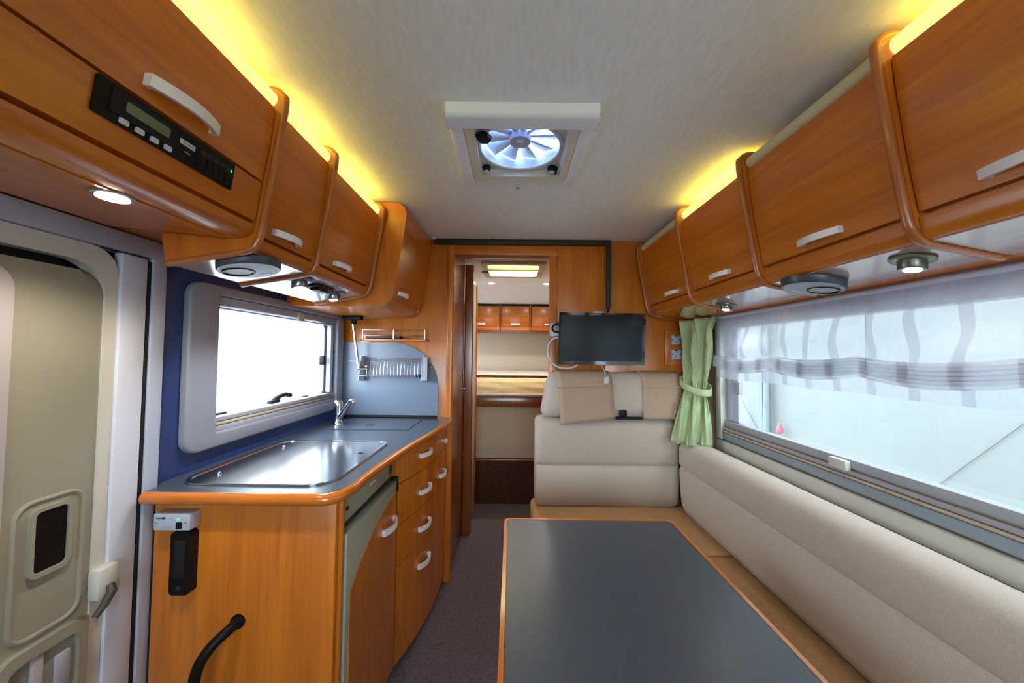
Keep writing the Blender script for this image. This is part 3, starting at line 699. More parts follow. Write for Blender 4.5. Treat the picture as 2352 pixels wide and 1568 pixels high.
fr = thing('refrigerator', 'grey-green framed refrigerator with arched cherry wood door panel under the worktop', 'refrigerator', (-.73, 1.22, 0))
part('body', bxm(-.97, -.492, 1.006, 1.430, .05, .895), FRIDGE, fr)
part('control_strip', bxm(-.492, -.478, 1.006, 1.428, .812, .892, r=.003), FRIDGE, fr)
part('knob', lathe(B(), [(.006, 0), (.006, .004), (.004, .005)], (-.478, 1.035, .85), 'x', 12), DGREY, fr)
part('vent_slot', bxm(-.479, -.4765, 1.390, 1.400, .825, .875), DGREY, fr)
part('vent_slot', bxm(-.479, -.4765, 1.410, 1.416, .825, .875), DGREY, fr)
part('badge', bxm(-.479, -.4768, 1.20, 1.245, .853, .858), SATIN, fr)
part('gap_shadow_plate', bxm(-.492, -.486, 1.008, 1.428, .79, .812), DGREY, fr)
dr = part('door', bxm(-.490, -.462, 1.008, 1.432, .055, .788, r=.004), FRIDGE, fr)
arch = [(1.030, .075), (1.424, .075), (1.424, .742)]
for i in range(1, 13):
    k = i / 12; arch.append((1.424 - (1.424 - 1.030) * k, .742 - .125 * k ** 2.2))
part('wood_panel', ext_x(B(), arch, -.4625, -.459), WZ, dr)
handle(dr, (-.459, 1.335, .655), (0, 1, .0), (1, 0, 0), .125, w=.020)
part('door_latch', bxm(-.488, -.458, 1.4325, 1.446, .74, .80, r=.004), BLACK, fr)
part('side_strip', bxm(-.490, -.466, 1.4325, 1.440, .055, .735), CREAM, fr)
part('plinth', bxm(-.94, -.52, 1.006, 1.43, .002, .05), RUBBER, fr)

def fcurve(y):
    P = [(1.443, -.462), (1.52, -.436), (1.60, -.414), (1.68, -.398), (1.76, -.386), (1.84, -.379), (1.93, -.376), (2.04, -.376)]
    for (a, xa), (b, xb) in zip(P, P[1:]):
        if a <= y <= b: return lerp(xa, xb, (y - a) / (b - a))
    return P[0][1] if y < P[0][0] else P[-1][1]
def front(y0, y1, z0, z1, th=.016, n=8):
    a = [(fcurve(lerp(y0, y1, i / n)), lerp(y0, y1, i / n)) for i in range(n + 1)]
    return ext_z(B(), a + [(x - th, y) for x, y in a[::-1]], z0, z1)
def fnorm(y):
    s_ = (fcurve(y + .02) - fcurve(y - .02)) / .04; return Vector((1, -s_, 0)).normalized(), Vector((s_, 1, 0)).normalized()
du = thing('drawer_unit', 'curved cherry wood kitchen unit with four drawers beside the refrigerator', 'drawer unit', (-.7, 1.63, 0))
y0, y1 = 1.450, 1.812
n = 8; a = [(fcurve(lerp(y0, y1, i / n)) - .0175, lerp(y0, y1, i / n)) for i in range(n + 1)]
part('carcass', ext_z(B(), a + [(-.97, y1), (-.97, y0)], .02, .898), WZ, du)
part('side_stile', bxm(-.50, -.475, 1.4465, 1.4495, .02, .898), WZ, du)
for k, (za, zb_) in enumerate(((.768, .892), (.599, .764), (.437, .595), (.045, .433))):
    dw = part('drawer', front(y0 + .002, y1 - .003, za, zb_), WZ, du)
    nv, tv = fnorm(1.655); hz = (.838, .672, .508, .343)[k]
    handle(dw, (fcurve(1.655), 1.655, hz), tv, nv, .115, w=.019, h=.016)
nu = thing('narrow_cabinet', 'narrow cherry wood cabinet with knob drawer at the end of the kitchen', 'cabinet', (-.7, 1.93, 0))
y0, y1 = 1.815, 2.03
a = [(fcurve(lerp(y0, y1, i / n)) - .0175, lerp(y0, y1, i / n)) for i in range(n + 1)]
part('carcass', ext_z(B(), a + [(-.97, y1), (-.97, y0)], .02, .898), WZ, nu)
dw = part('drawer', front(y0 + .002, y1 - .004, .768, .892), WZ, nu)
part('knob', lathe(B(), [(.006, 0), (.006, .012), (.014, .018), (.015, .026), (.008, .031)], (fcurve(1.92), 1.92, .828), 'x', 16), SATIN, dw, smooth=60)
dw = part('door', front(y0 + .002, y1 - .004, .045, .764), WZ, nu)
handle(dw, (fcurve(1.915), 1.915, .655), (0, 1, 0), (1, 0, 0), .11, w=.019, h=.016)

# things on the end panel
iv = thing('inverter_box', 'small pale grey inverter box with green light and black switch on the end panel', 'electrical box', (-.90, .95, .829))
part('case', bxm(-.945, -.848, .938, .9715, .829, .873, r=.003), pbr('pale_grey_metal', (.46, .52, .64), .35, .2), iv)
part('switch', bxm(-.883, -.868, .935, .939, .834, .852, r=.002), BLACK, iv)
part('led', bxm(-.8805, -.8765, .9365, .939, .857, .861), LEDG, iv)
for x in (-.938, -.858): part('screw', lathe(B(), [(.003, 0), (.003, -.0012), (.002, -.0016)], (x, .938, .850), 'y', 10), CHROME, iv)
part('logo_bar', bxm(-.937, -.912, .9372, .939, .860, .8635), pbr('navy_print', (.03, .05, .14), .5), iv)
part('logo_diamond', prism(B(), [(-.921, .862), (-.9175, .8655), (-.914, .862), (-.9175, .8585)], (0, .9372, 0), (1, 0, 0), (0, 0, 1), (0, 1, 0), .001), pbr('navy_print', (.03, .05, .14), .5), iv)
for (x0, x1, z0) in ((-.903, -.892, .8595), (-.932, -.927, .847), (-.922, -.895, .838)): part('print_line', bxm(x0, x1, .9374, .939, z0, z0 + .0022), GREYP, iv)
bx_ = thing('black_holder', 'long black plastic holder below the inverter box on the end panel', 'holder', (-.88, .955, .655))
bm = prism(B(), rrect(-.906, -.852, .655, .822, .012), (0, .9715, 0), (1, 0, 0), (0, 0, 1), (0, -1, 0), .024)
part('shell', bm, BLACK, bx_)
part('groove', bxm(-.893, -.865, .9458, .948, .70, .80, r=.0005), RUBBER, bx_)
part('button', bxm(-.884, -.874, .9450, .948, .672, .680), DGREY, bx_)
gh = thing('grab_handle', 'black tubular grab handle low on the kitchen end panel', 'handle', (-.77, .94, .25))
part('tube', tube(B(), smoothpath([(-.735, .9715, .573), (-.742, .945, .568), (-.765, .918, .545), (-.785, .905, .50), (-.792, .90, .42), (-.795, .90, .32), (-.79, .915, .27), (-.785, .9715, .262)], 5), .013, 12), BLACK, gh, smooth=60)
part('socket', lathe(B(), [(.019, 0), (.019, -.005), (.013, -.007)], (-.735, .9715, .574), 'y', 16), BLACK, gh)

# tap
tpz = ZT
tp_ = thing('kitchen_tap', 'chrome single-lever kitchen tap at the back corner of the worktop', 'tap', (-.90, 1.82, ZT))
part('base', lathe(B(), [(.026, .0005), (.026, .012), (.021, .018), (.021, .03)], (-.90, 1.82, ZT), 'z', 24), CHROME, tp_, smooth=50)
part('column', lathe(B(), [(.019, .028), (.019, .085), (.022, .09), (.022, .118), (.016, .126)], (-.90, 1.82, ZT), 'z', 24), CHROME, tp_, smooth=50)
part('spout', tube(B(), [(-.893, 1.815, ZT + .030), (-.868, 1.805, ZT + .062), (-.825, 1.785, ZT + .118), (-.812, 1.778, ZT + .130), (-.797, 1.77, ZT + .131)], [.013, .012, .011, .012, .013], 14), CHROME, tp_, smooth=60)
part('aerator', lathe(B(), [(.011, .128), (.012, .120), (.009, .112)], (-.800, 1.772, ZT), 'z', 16), CHROME, tp_)
part('lever', prism(B(), rrect(-.925, -.838, -.012, .012, .008), (0, 1.82, ZT + .132), (1, 0, .05), (0, 1, 0), (0, 0, 1), .008), CHROME, tp_)

# splashback, shelf, rack, arm
sp = single('splashback', prism(B(), rrect(XL + .012, -.428, ZT + .013, 1.362, (.002, .002, .26, .002), 14), (0, YBH - .012, 0), (1, 0, 0), (0, 0, 1), (0, 1, 0), .011), SPLASH, 'pale blue-grey splashback panel with rounded corner behind the dish rack', 'splashback')
rs = thing('rail_shelf', 'small wooden wall shelf with double chrome rail', 'shelf', (-.68, 2.0, 1.385))
part('board', bxm(-.862, -.488, 1.975, YBH - .001, 1.372, 1.384, r=.003), WX, rs)
for x in (-.852, -.676, -.497): part('post', tube(B(), [(x, 1.985, 1.384), (x, 1.985, 1.440 if x != -.676 else 1.436)], .0035, 10), CHROME, rs)
for x in (-.852, -.497): part('finial', lathe(B(), [(.003, 0), (.007, .004), (.003, .009)], (x, 1.985, 1.438), 'z', 12), CHROME, rs, smooth=60)
for z in (1.402, 1.434): part('rail', tube(B(), [(-.858, 1.985, z), (-.491, 1.985, z)], .003, 10), CHROME, rs)
single('dark_tray', bxm(-.838, -.64, 1.99, 2.044, 1.3845, 1.408, r=.006), pbr('dark_blue_leather', (.02, .025, .04), .35), 'flat dark wallet lying on the small rail shelf', 'wallet')
rk = thing('dish_rack', 'chrome wire plate rack mounted on the splashback', 'dish rack', (-.68, 2.0, 1.14))
yb = YBH - .0125
for x in (-.862, -.505):
    pts = [(yb, 1.14), (yb, 1.285), (yb - .045, 1.285), (yb - .075, 1.15), (yb - .06, 1.142)]
    part('end_plate', ext_x(B(), pts, x - .0015, x + .0015), SATIN, rk)
part('end_flange', bxm(-.504, -.475, yb - .075, yb - .071, 1.15, 1.283), GREYP, rk)
for (y, z) in ((yb - .006, 1.270), (yb - .048, 1.255), (yb - .068, 1.175), (yb - .03, 1.168)):
    part('long_wire', tube(B(), [(-.862, y, z), (-.505, y, z)], .0024, 8), CHROME, rk)
for k in range(17):
    x = -.828 + k * .0193
    part('loop_wire', tube(B(), smoothpath([(x, yb - .006, 1.27), (x + .004, yb - .03, 1.272), (x + .006, yb - .050, 1.252), (x + .010, yb - .07, 1.18), (x + .008, yb - .05, 1.162), (x + .004, yb - .03, 1.168)], 3), .0014, 6), CHROME, rk, smooth=60)
part('clip', bxm(-.545, -.512, yb - .064, yb - .044, 1.166, 1.185, r=.006), BLACK, rk)
part('bracket', lathe(B(), [(.012, 0), (.012, -.02), (.006, -.025)], (-.842, yb, 1.225), 'y', 16), CHROME, rk)
single('yellowed_hook', lathe(B(), [(.009, 0), (.010, -.004), (.007, -.010)], (-.467, yb, 1.222), 'y', 16), CREAM, 'small cream adhesive hook right of the dish rack', 'hook')
ar = thing('swing_arm', 'chrome swing arm hanging from a black bracket beside the kitchen window', 'arm bracket', (-.87, 1.96, 1.21))
part('ceiling_bracket', bxm(-.945, -.845, 1.925, 1.975, 1.488, 1.5095, r=.003), BLACK, ar)
part('joint', tube(B(), [(-.885, 1.95, 1.488), (-.890, 1.95, 1.462)], .014, 10), BLACK, ar)
part('pole', tube(B(), [(-.892, 1.95, 1.465), (-.872, 1.955, 1.315), (-.860, 1.957, 1.215)], .0085, 14), CHROME, ar)
part('elbow', tube(B(), smoothpath([(-.861, 1.957, 1.235), (-.858, 1.957, 1.215), (-.845, 1.962, 1.212), (-.815, 1.97, 1.212)], 4), .0075, 10), CHROME, ar, smooth=60)
part('disc', lathe(B(), [(.045, 0), (.045, .003), (.04, .004)], (-.868, 1.957, 1.255), 'z', 24), GREYP, ar)
part('wall_knob', lathe(B(), [(.012, 0), (.014, .012), (.008, .018)], (XL + .001, 2.032, 1.125), 'x', 14), GREYP, ar)

# ------------------------------------------------------------------ television, sockets
tv = thing('television', 'small black flat television on the wall beside the doorway', 'television', (.50, 1.94, 1.25))
def tvp(u, v, k=0):   # slight turn towards the kitchen and tilt down
    X = Vector((1, .045, .0)).normalized(); Z = Vector((.02, -.035, 1)).normalized(); N = X.cross(Z).normalized()
    return Vector((.500, 1.935, 1.393)) + X * u + Z * v + N * k, X, Z, N
def tslab(name, u0, u1, v0, v1, k0, k1, mat, r=.004):
    o_, X, Z, N = tvp(0, 0, k0)
    return part(name, prism(B(), rrect(u0, u1, v0, v1, r, 4), o_, X, Z, N, k1 - k0), mat, tv)
tslab('back_shell', -.235, .235, -.135, .135, -.030, -.006, BLACK, .02)
tslab('bezel', -.243, .243, -.144, .144, -.006, .006, BEZEL, .005)
tslab('screen', -.228, .226, -.124, .130, .006, .0066, SCREEN, .001)
o_, X, Z, N = tvp(.0, -.1345, .0062)
part('wall_bracket', bxm(.44, .56, 1.97, 2.049, 1.35, 1.44, r=.003), BLACK, tv)
for (a_, b_, h_) in ((-.022, -.0165, .0075), (-.0155, -.0125, .0055), (-.0115, -.0075, .0075), (-.0065, -.0005, .005), (.0005, .0035, .0075)): tslab('maker_mark', a_, b_, -.138, -.138 + h_, .0061, .0066, WHITE, .001)
o_, X, Z, N = tvp(-.20, .137, .0062)
tslab('sensor_box', -.05, .0, .1445, .152, -.012, .002, WHITE, .002)
tslab('warning_sticker', -.005, .06, .1442, .1455, -.010, .003, pbr('yellow_tape', (.8, .55, .03), .5), .0005)
wb = thing('antenna_box', 'white antenna socket box behind the left edge of the television', 'socket box', (.235, 2.03, 1.41))
part('box', bxm(.221, .262, YBH - .034, YBH - .007, 1.408, 1.488, r=.004), WHITE, wb)
part('plug', bxm(.245, .275, YBH - .05, YBH - .034, 1.41, 1.445, r=.004), WHITE, wb)
part('black_cable', tube(B(), smoothpath([(.27, 1.975, 1.482), (.240, 2.0, 1.472), (.232, 2.005, 1.45), (.245, 1.995, 1.435), (.27, 1.975, 1.43)], 5), .006, 8), BLACK, wb, smooth=60)
single('white_cable', tube(B(), smoothpath([(.275, 1.985, 1.402), (.235, 2.0, 1.392), (.208, 2.005, 1.345), (.215, 2.005, 1.285), (.255, 2.0, 1.238), (.31, 2.0, 1.225), (.36, 2.0, 1.235), (.385, 1.98, 1.26)], 6), .0055, 8), WHITE, 'white aerial cable looping below the television', 'cable', smooth=60)
sp_ = thing('socket_panel', 'wooden plate with two pale blue covered sockets beside the green curtain', 'socket panel', (.97, YBH, 1.25))
part('plate', bxm(.897, 1.05, YBH - .012, YBH - .0005, 1.247, 1.452, r=.004), WZ, sp_)
for z in (1.397, 1.312):
    s_ = part('socket', prism(B(), rrect(.932, .985, z - .028, z + .026, .004), (0, YBH - .0125, 0), (1, 0, 0), (0, 0, 1), (0, -1, 0), .006), SOCKET, sp_)
    part('notch', bxm(.951, .966, YBH - .0195, YBH - .018, z + .019, z + .024), BLACK, s_)
    for x in (.934, .979): part('notch', bxm(x, x + .005, YBH - .0195, YBH - .018, z - .004, z + .002), BLACK, s_)
    part('mark', lathe(B(), [(.007, 0), (.007, -.0006), (.005, -.0008)], (.955, YBH - .0186, z - .012), 'y', 16), GREYP, s_)
single('black_switch', bxm(1.012, 1.045, YBH - .034, YBH - .0125, 1.27, 1.345, r=.004), BLACK, 'black switch box half hidden behind the green curtain', 'switch')

# ------------------------------------------------------------------ dinette seats
def cushion(name, x0, x1, y0, y1, z0, z1, r, mat, parent, seg=4, label=None):
    return part(name, bxm(x0, x1, y0, y1, z0, z1, r=r, seg=seg), mat, parent, smooth=60, label=label)
rb = thing('rear_bench', 'cream upholstered rear bench seat with tall back below the television', 'bench seat', (.55, 1.7, 0))
part('base', bxm(.145, 1.03, 1.42, 2.045, .002, .375, r=.004), WZ, rb)
cushion('seat_cushion', .112, .985, 1.475, 2.035, .376, .489, .03, SEATT, rb)
# backrest: lower cushion with crease, upper headrest bolster
def back_surf(x0, x1, prof, nseg=14, rnd=.04):
    """closed cushion from profile (y,z) loop swept in x with rounded ends"""
    bm = B(); loops = []; cy = sum(p[0] for p in prof) / len(prof); cz_ = sum(p[1] for p in prof) / len(prof)
    st = [(x0, .80), (x0 + rnd * .12, .90), (x0 + rnd * .4, .965), (x0 + rnd, 1.0)]
    st += [(lerp(x0 + rnd, x1 - rnd, i / 6), 1.0) for i in range(1, 6)]
    st += [(x1 - rnd, 1.0), (x1 - rnd * .4, .965), (x1 - rnd * .12, .90), (x1, .80)]
    for (x, k) in st:
        s1 = 1 - (1 - k) * 1.0
        hy = (max(p[0] for p in prof) - min(p[0] for p in prof)) / 2; hz = (max(p[1] for p in prof) - min(p[1] for p in prof)) / 2
        dd = (1 - k) * .12
        loops.append([bm.verts.new((x, p[0] + (cy - p[0]) / hy * min(hy * .5, dd), p[1] + (cz_ - p[1]) / hz * min(hz * .5, dd))) for p in prof])
    for A, Bq in zip(loops, loops[1:]):
        m = len(A)
        for k in range(m): bm.faces.new((A[k], A[(k + 1) % m], Bq[(k + 1) % m], Bq[k]))
    bm.faces.new(loops[0][::-1]); bm.faces.new(loops[-1])
    return bm
lower = [(1.915, .484), (1.897, .496), (1.885, .55), (1.879, .62), (1.880, .68), (1.888, .704), (1.897, .711), (1.888, .718), (1.879, .740), (1.873, .80), (1.870, .88), (1.876, .93), (1.900, .955), (1.95, .960), (2.02, .958), (2.035, .94), (2.04, .55), (2.03, .492)]
part('backrest', back_surf(.134, .902, lower), FAB, rb, smooth=60)
head = [(1.905, .966), (1.888, .980), (1.876, 1.02), (1.876, 1.08), (1.886, 1.15), (1.905, 1.19), (1.94, 1.206), (1.99, 1.206), (2.03, 1.19), (2.04, 1.15), (2.04, .98), (2.02, .966)]
bm = back_surf(.165, .925, head)
for v in bm.verts:
    k = (v.co.z - .97) / .24
    if v.co.x < .55: v.co.x += .045 * max(0, k) ** 1.3 * (1 - (v.co.x - .165) / .4) if v.co.x < .55 else 0
part('headrest', bm, FAB, rb, smooth=60)
part('belt_buckle', bxm(.575, .612, 1.852, 1.872, .972, 1.012, r=.004), BLACK, rb)
part('belt_slot', bxm(.560, .70, 1.868, 1.885, .961, .975, r=.003), RUBBER, rb)

def drape(name, x0, x1, xb0, xb1, z_end, z_end2, label, fold=.06):
    t = thing(name, label, 'headrest cover', ((x0 + x1) / 2, 1.86, min(z_end, z_end2)), 'headrest covers')
    prof = [(2.0, 1.2115), (1.95, 1.2125), (1.915, 1.202), (1.893, 1.180), (1.879, 1.14), (1.871, 1.08), (1.869, 1.02)]
    def fn(u, v):
        L = len(prof) - 1; zend = lerp(z_end, z_end2, u)
        f = v * (L + 1)
        i = min(int(f), L)
        if i < L: y = lerp(prof[i][0], prof[i + 1][0], f - i); z = lerp(prof[i][1], prof[i + 1][1], f - i)
        else: y = lerp(1.869, 1.856, f - L); z = lerp(1.02, zend, f - L)
        x = lerp(lerp(x0, xb0, v), lerp(x1, xb1, v), u)
        y -= .002 * math.sin(7 * u + 5 * v) + .001
        return (x, y, z)
    part('cloth', surf(B(), fn, 10, 24), FABT, t, solid=.005, smooth=60)
    def ff(u, v):
        x = lerp(lerp(x0, xb0, .55), lerp(x1, xb1, .55), u)
        y = lerp(1.8755, 1.8655, v); z = lerp(1.150, 1.150 - fold, v) + .006 * u
        return (x, y - .0015, z)
    part('hem_fold', tube(B(), [(lerp(x0, xb0, .5) + (x1 - x0) * k / 8, 1.8720 - .0008 * k % 2, 1.128 + .012 * k / 8) for k in range(9)], .0035, 6), FABT, t, smooth=60)
    return t
drape('headrest_cover', .235, .535, .262, .552, .930, .972, 'tan cloth headrest cover hanging askew on the left of the bench back')
drape('headrest_cover', .700, .918, .703, .893, .968, .968, 'tan cloth headrest cover on the right of the bench back beside the curtain')
kc = thing('key_tag', 'small white key tag hanging on a cord below the television', 'key tag', (.50, 1.86, 1.15))
part('cord', tube(B(), smoothpath([(.487, 1.90, 1.252), (.492, 1.872, 1.232), (.497, 1.862, 1.212), (.501, 1.858, 1.20)], 4), .0015, 6), WHITE, kc)
part('ring', tube(B(), [(.502 + .008 * math.cos(a), 1.8575, 1.195 + .008 * math.sin(a)) for a in [2 * math.pi * k / 14 for k in range(14)]], .0012, 6, closed=True), CHROME, kc)
part('tag', prism(B(), rrect(.491, .516, 1.153, 1.188, .006), (0, 1.8625, 0), (1, 0, .0), (.12, 0, 1), (0, -1, 0), .004).copy() if False else prism(B(), rrect(.366, .391, 1.153, 1.188, .006), (0, 1.8625, 0), (1, 0, 0), (.108, 0, 1), (0, -1, 0), .004), CREAMW, kc)

sb = thing('side_bench', 'long cream upholstered side bench under the dinette window', 'bench seat', (.8, .8, 0))
part('base', bxm(.56, 1.03, -.30, 1.415, .002, .375, r=.004), WZ, sb)
cushion('seat_cushion', .50, .945, -.30, 1.472, .376, .484, .028, SEATT, sb)
sprof = [(.918, .492), (.899, .500), (.888, .53), (.880, .60), (.876, .68), (.877, .712), (.882, .723), (.887, .728), (.882, .733), (.876, .744), (.873, .79), (.874, .822), (.880, .842), (.896, .857), (.922, .865), (.955, .866), (.985, .858), (1.0, .835), (1.01, .80), (1.01, .52), (.99, .492)]
bm = back_surf(-.30, 1.852, [(p[0], p[1]) for p in sprof], rnd=.05)
for v in bm.verts: v.co.x, v.co.y = v.co.y, v.co.x
part('backrest', bm, FAB, sb, smooth=60)
struct('trim_2', bxm(XR - .030, XR - .001, -.3, 1.86, .70, .832, r=.004), pbr('olive_tan_board', (.40, .30, .13), .6))

# table
tb = thing('dinette_table', 'grey laminate dinette table with orange wooden edge', 'table', (.27, .8, 0))
to = rrect(-.020, .575, .15, 1.262, .02, 5)
part('top', ext_z(B(), rrect(-.009, .564, .161, 1.251, .012, 5), .700, .7205), TABTOP, tb)
part('edge_lipping', ring(B(), to, rrect(-.0095, .5645, .1605, 1.2515, .012, 5), (0, 0, .690), (1, 0, 0), (0, 1, 0), (0, 0, 1), .032), LIP, tb)
part('underside', ext_z(B(), rrect(-.009, .564, .161, 1.251, .012, 5), .691, .6995), WX, tb)
part('leg', lathe(B(), [(.035, .02), (.035, .69), (.06, .6905)], (.28, .72, 0), 'z', 20), SATIN, tb)
part('foot_plate', lathe(B(), [(.16, .001), (.16, .010), (.04, .02)], (.28, .72, 0), 'z', 28), SATIN, tb)

# ------------------------------------------------------------------ curtain and sheer blind
def curtain_fn(u, v):
    # v 0 top .. 1 bottom
    z = lerp(1.500, .862 - .022 * u * 0, v)
    tie = (1.500 - 1.125) / (1.500 - .862)
    A_t, B_t = Vector((.985, 1.955)), Vector((1.008, 1.700))
    A_m, B_m = Vector((.930, 1.872)), Vector((.992, 1.755))
    A_b, B_b = Vector((.815, 1.800)), Vector((.985, 1.715))
    if v < tie:
        k = (v / tie) ** 1.6; A = A_t.lerp(A_m, k); Bp = B_t.lerp(B_m, k)
    else:
        k = ((v - tie) / (1 - tie)) ** .8; A = A_m.lerp(A_b, k); Bp = B_m.lerp(B_b, k)
    p = A.lerp(Bp, u); dirv = (Bp - A); Lw = dirv.length; nrm = Vector((-dirv.y, dirv.x)).normalized()
    if nrm.x > 0: nrm = -nrm
    amp = .024 * (.55 + .45 * abs(v - tie) / .5)
    f = math.sin(2 * math.pi * (2.5 * u + 1.1 * (v - tie) * (u - .25) + .22 * math.sin(5.2 * v + .6))) + .40 * math.sin(2 * math.pi * (5.7 * u - 1.1 * v) + 1) + .18 * math.sin(2 * math.pi * (11 * u + 2.1 * v))
    p = p + nrm * (amp * f + .012)
    if v > .9: z += .006 * math.sin(9 * u + 1)
    return (p.x, p.y, z)
cu = thing('curtain', 'green satin curtain gathered with a tie beside the dinette window', 'curtain', (.95, 1.8, .86))
part('cloth', surf(B(), curtain_fn, 72, 48), GREEN, cu, solid=.002, smooth=80)
tie_pts = [curtain_fn(u, (1.500 - 1.13) / (1.500 - .862)) for u in [i / 10 for i in range(11)]]
cxy = Vector((sum(p[0] for p in tie_pts) / 11, sum(p[1] for p in tie_pts) / 11))
def tie_fn(u, v):
    a = 2 * math.pi * u
    ax = Vector((.5, -.86)); nx = Vector((-.86, -.5))
    p = cxy + ax * (.082 * math.cos(a)) + nx * (.044 * math.sin(a))
    return (p.x, p.y, 1.150 - .016 * math.sin(a) + lerp(.018, -.018, v) - .026 * math.cos(a))
part('tie_band', surf(B(), tie_fn, 40, 4), GREEN, cu, solid=.003, smooth=60)

def blind():
    ts = []  # (dx from wall side, z) profile going down, parametric with sag
    t = thing('roman_blind', 'white sheer striped roman blind half raised at the dinette window', 'blind', (1.0, .9, 1.2))
    cords = [1.70, 1.345, 1.01, .675, .34, .0]
    def sag(y):
        for a, b in zip(cords, cords[1:]):
            if b <= y <= a:
                k = (a - y) / (a - b); return math.sin(math.pi * k) ** .8
        return 0
    NZ = 60
    def fn(u, v):
        y = lerp(1.725, -.15, u); sg = sag(y)
        if v < .40:            # upper billowing sheet
            k = v / .40
            z = lerp(1.494, 1.306 - .018 * sg, k)
            x = 1.022 - .030 * math.sin(math.pi * k * .9) * k * (.4 + .8 * sg) - .006 * math.sin(2 * math.pi * (k * 1.3 + 2.0 * u)) * k
            y = y + .016 * k * math.sin(2 * math.pi * (k * 1.0 + u * 4.3)) * sg
        elif v < .86:          # stacked folds
            k = (v - .40) / .46; f = k * 5.0
            z = lerp(1.306, 1.256, k) - .018 * sg + .010 * math.sin(2 * math.pi * f + .6 * math.sin(5 * y)) * (.6 + .4 * sg)
            x = 1.010 - .013 * (1 - math.cos(2 * math.pi * f)) * (.5 + .5 * sg) - .004
        else:                  # lower flap
            k = (v - .86) / .14
            z = lerp(1.256 - .018 * sg, 1.202 - .005 * sg, k); x = 1.010 + .004 * k
        return (x, y, z)
    part('cloth', surf(B(), fn, 130, 90, uvs=True), SHEER, t, smooth=80)
    if 0: part('hem_bar', tube(B(), [(1.016, lerp(1.72, -.15, i / 40), fn(i / 40, 1)[2] + .003) for i in range(41)], .0018, 6), WHITE, t)
    part('head_rail', bxm(1.018, 1.032, -.15, 1.725, 1.486, 1.497, r=.002), WHITE, t)
    for yc in cords[1:-1]: part('lift_cord', tube(B(), [(1.028, yc, 1.486), (1.026, yc, 1.26)], .0012, 6), WHITE, t)
blind()

VWHITE = pbr('vent_white_plastic', (.86, .90, .99), .4)
# ------------------------------------------------------------------ roof vent with fan
rv = thing('roof_vent', 'white roof vent with clear fan and blind cassette in the ceiling', 'roof vent', (.025, 1.12, 1.94))
bm = prism(B(), rrect(.908, .975, 1.942, 1.9795, (.016, .012, .003, .003), 5), (-.188, 0, 0), (0, 1, 0), (0, 0, 1), (1, 0, 0), .421)
part('blind_cassette', bm, VWHITE, rv, smooth=50)
for x in (-.1885, .2335): part('cassette_cap', bxm(x - .003, x + .003, .906, .977, 1.945, 1.9795, r=.002), CREAMW, rv)
for (a_, b_) in ((-.188, -.150), (.195, .232)): part('side_rail', bxm(a_, b_, .976, 1.332, 1.958, 1.9795, r=.003), VWHITE, rv)
part('inner_frame', ring(B(), rrect(-.149, .194, .976, 1.300, .004), rrect(-.118, .168, .977, 1.268, .015), (0, 0, 1.962), (1, 0, 0), (0, 1, 0), (0, 0, 1), .0175), pbr('vent_cream_plastic', (.74, .70, .58), .45), rv)
ci = [(.020 + .135 * math.cos(2 * math.pi * k / 48), 1.125 + .132 * math.sin(2 * math.pi * k / 48)) for k in range(48)]
sq = []
for k in range(48):
    a = 2 * math.pi * k / 48; cx_, sx_ = math.cos(a), math.sin(a); m_ = max(abs(cx_), abs(sx_))
    sq.append((.025 + .144 * cx_ / m_, 1.120 + .146 * sx_ / m_))
part('shroud_plate', ring(B(), sq, ci, (0, 0, 1.984), (1, 0, 0), (0, 1, 0), (0, 0, 1), .006), CREAMW, rv)
part('shroud_ring', tube(B(), [(p[0], p[1], 1.984) for p in ci], .006, 8, closed=True), CREAMW, rv, smooth=60)
part('shroud_wall', ring(B(), [(lerp(.02, p[0], 1.04), lerp(1.125, p[1], 1.04)) for p in ci], ci, (0, 0, 1.991), (1, 0, 0), (0, 1, 0), (0, 0, 1), .06), WHITE, rv, smooth=60)
part('hub', lathe(B(), [(.034, 2.002), (.036, 2.01), (.034, 2.05)], (.02, 1.125, 0), 'z', 20), pbr('grey_lilac_plastic', (.50, .50, .60), .4), rv, smooth=50)
part('motor_cap', bxm(.008, .032, 1.108, 1.132, 1.990, 2.004, r=.002), CREAMW, rv)
for k in range(10):
    a = 2 * math.pi * k / 10; ca, sa = math.cos(a), math.sin(a)
    def bl(u, v, ca=ca, sa=sa):
        r_ = lerp(.034, .126, u); w_ = lerp(.010, .026, u) * (v - .5) * 2
        return (.02 + r_ * ca - w_ * sa, 1.125 + r_ * sa + w_ * ca, 2.022 + .6 * w_ * .5)
    part('fan_blade', surf(B(), bl, 4, 2), BLADE, rv, solid=.002)
for r_ in (.06, .09, .115): part('guard_ring', tube(B(), [(.02 + r_ * math.cos(2 * math.pi * k / 32), 1.125 + r_ * math.sin(2 * math.pi * k / 32), 2.048) for k in range(32)], .002, 6, closed=True), GREYP, rv)
part('dome_lid', bxm(-.14, .19, .95, 1.28, 2.085, 2.09), LID, rv)
part('lid_curb', ring(B(), rrect(-.145, .195, .945, 1.285, .01), rrect(-.125, .175, .965, 1.265, .01), (0, 0, 2.0105), (1, 0, 0), (0, 1, 0), (0, 0, 1), .074), CREAMW, rv)
for x in (-.098, .138):
    kb = part('knob', lathe(B(), [(.014, 1.984), (.016, 1.979), (.012, 1.968), (.009, 1.966)], (x, 1.240, 0), 'z', 18), BLACK, rv, smooth=50)
    part('knob_cap', lathe(B(), [(.010, 1.9655), (.010, 1.962), (.006, 1.960)], (x, 1.240, 0), 'z', 16), WHITE, kb)
part('toggle', bxm(.148, .158, 1.236, 1.262, 1.966, 1.984, r=.002), BLACK, rv)
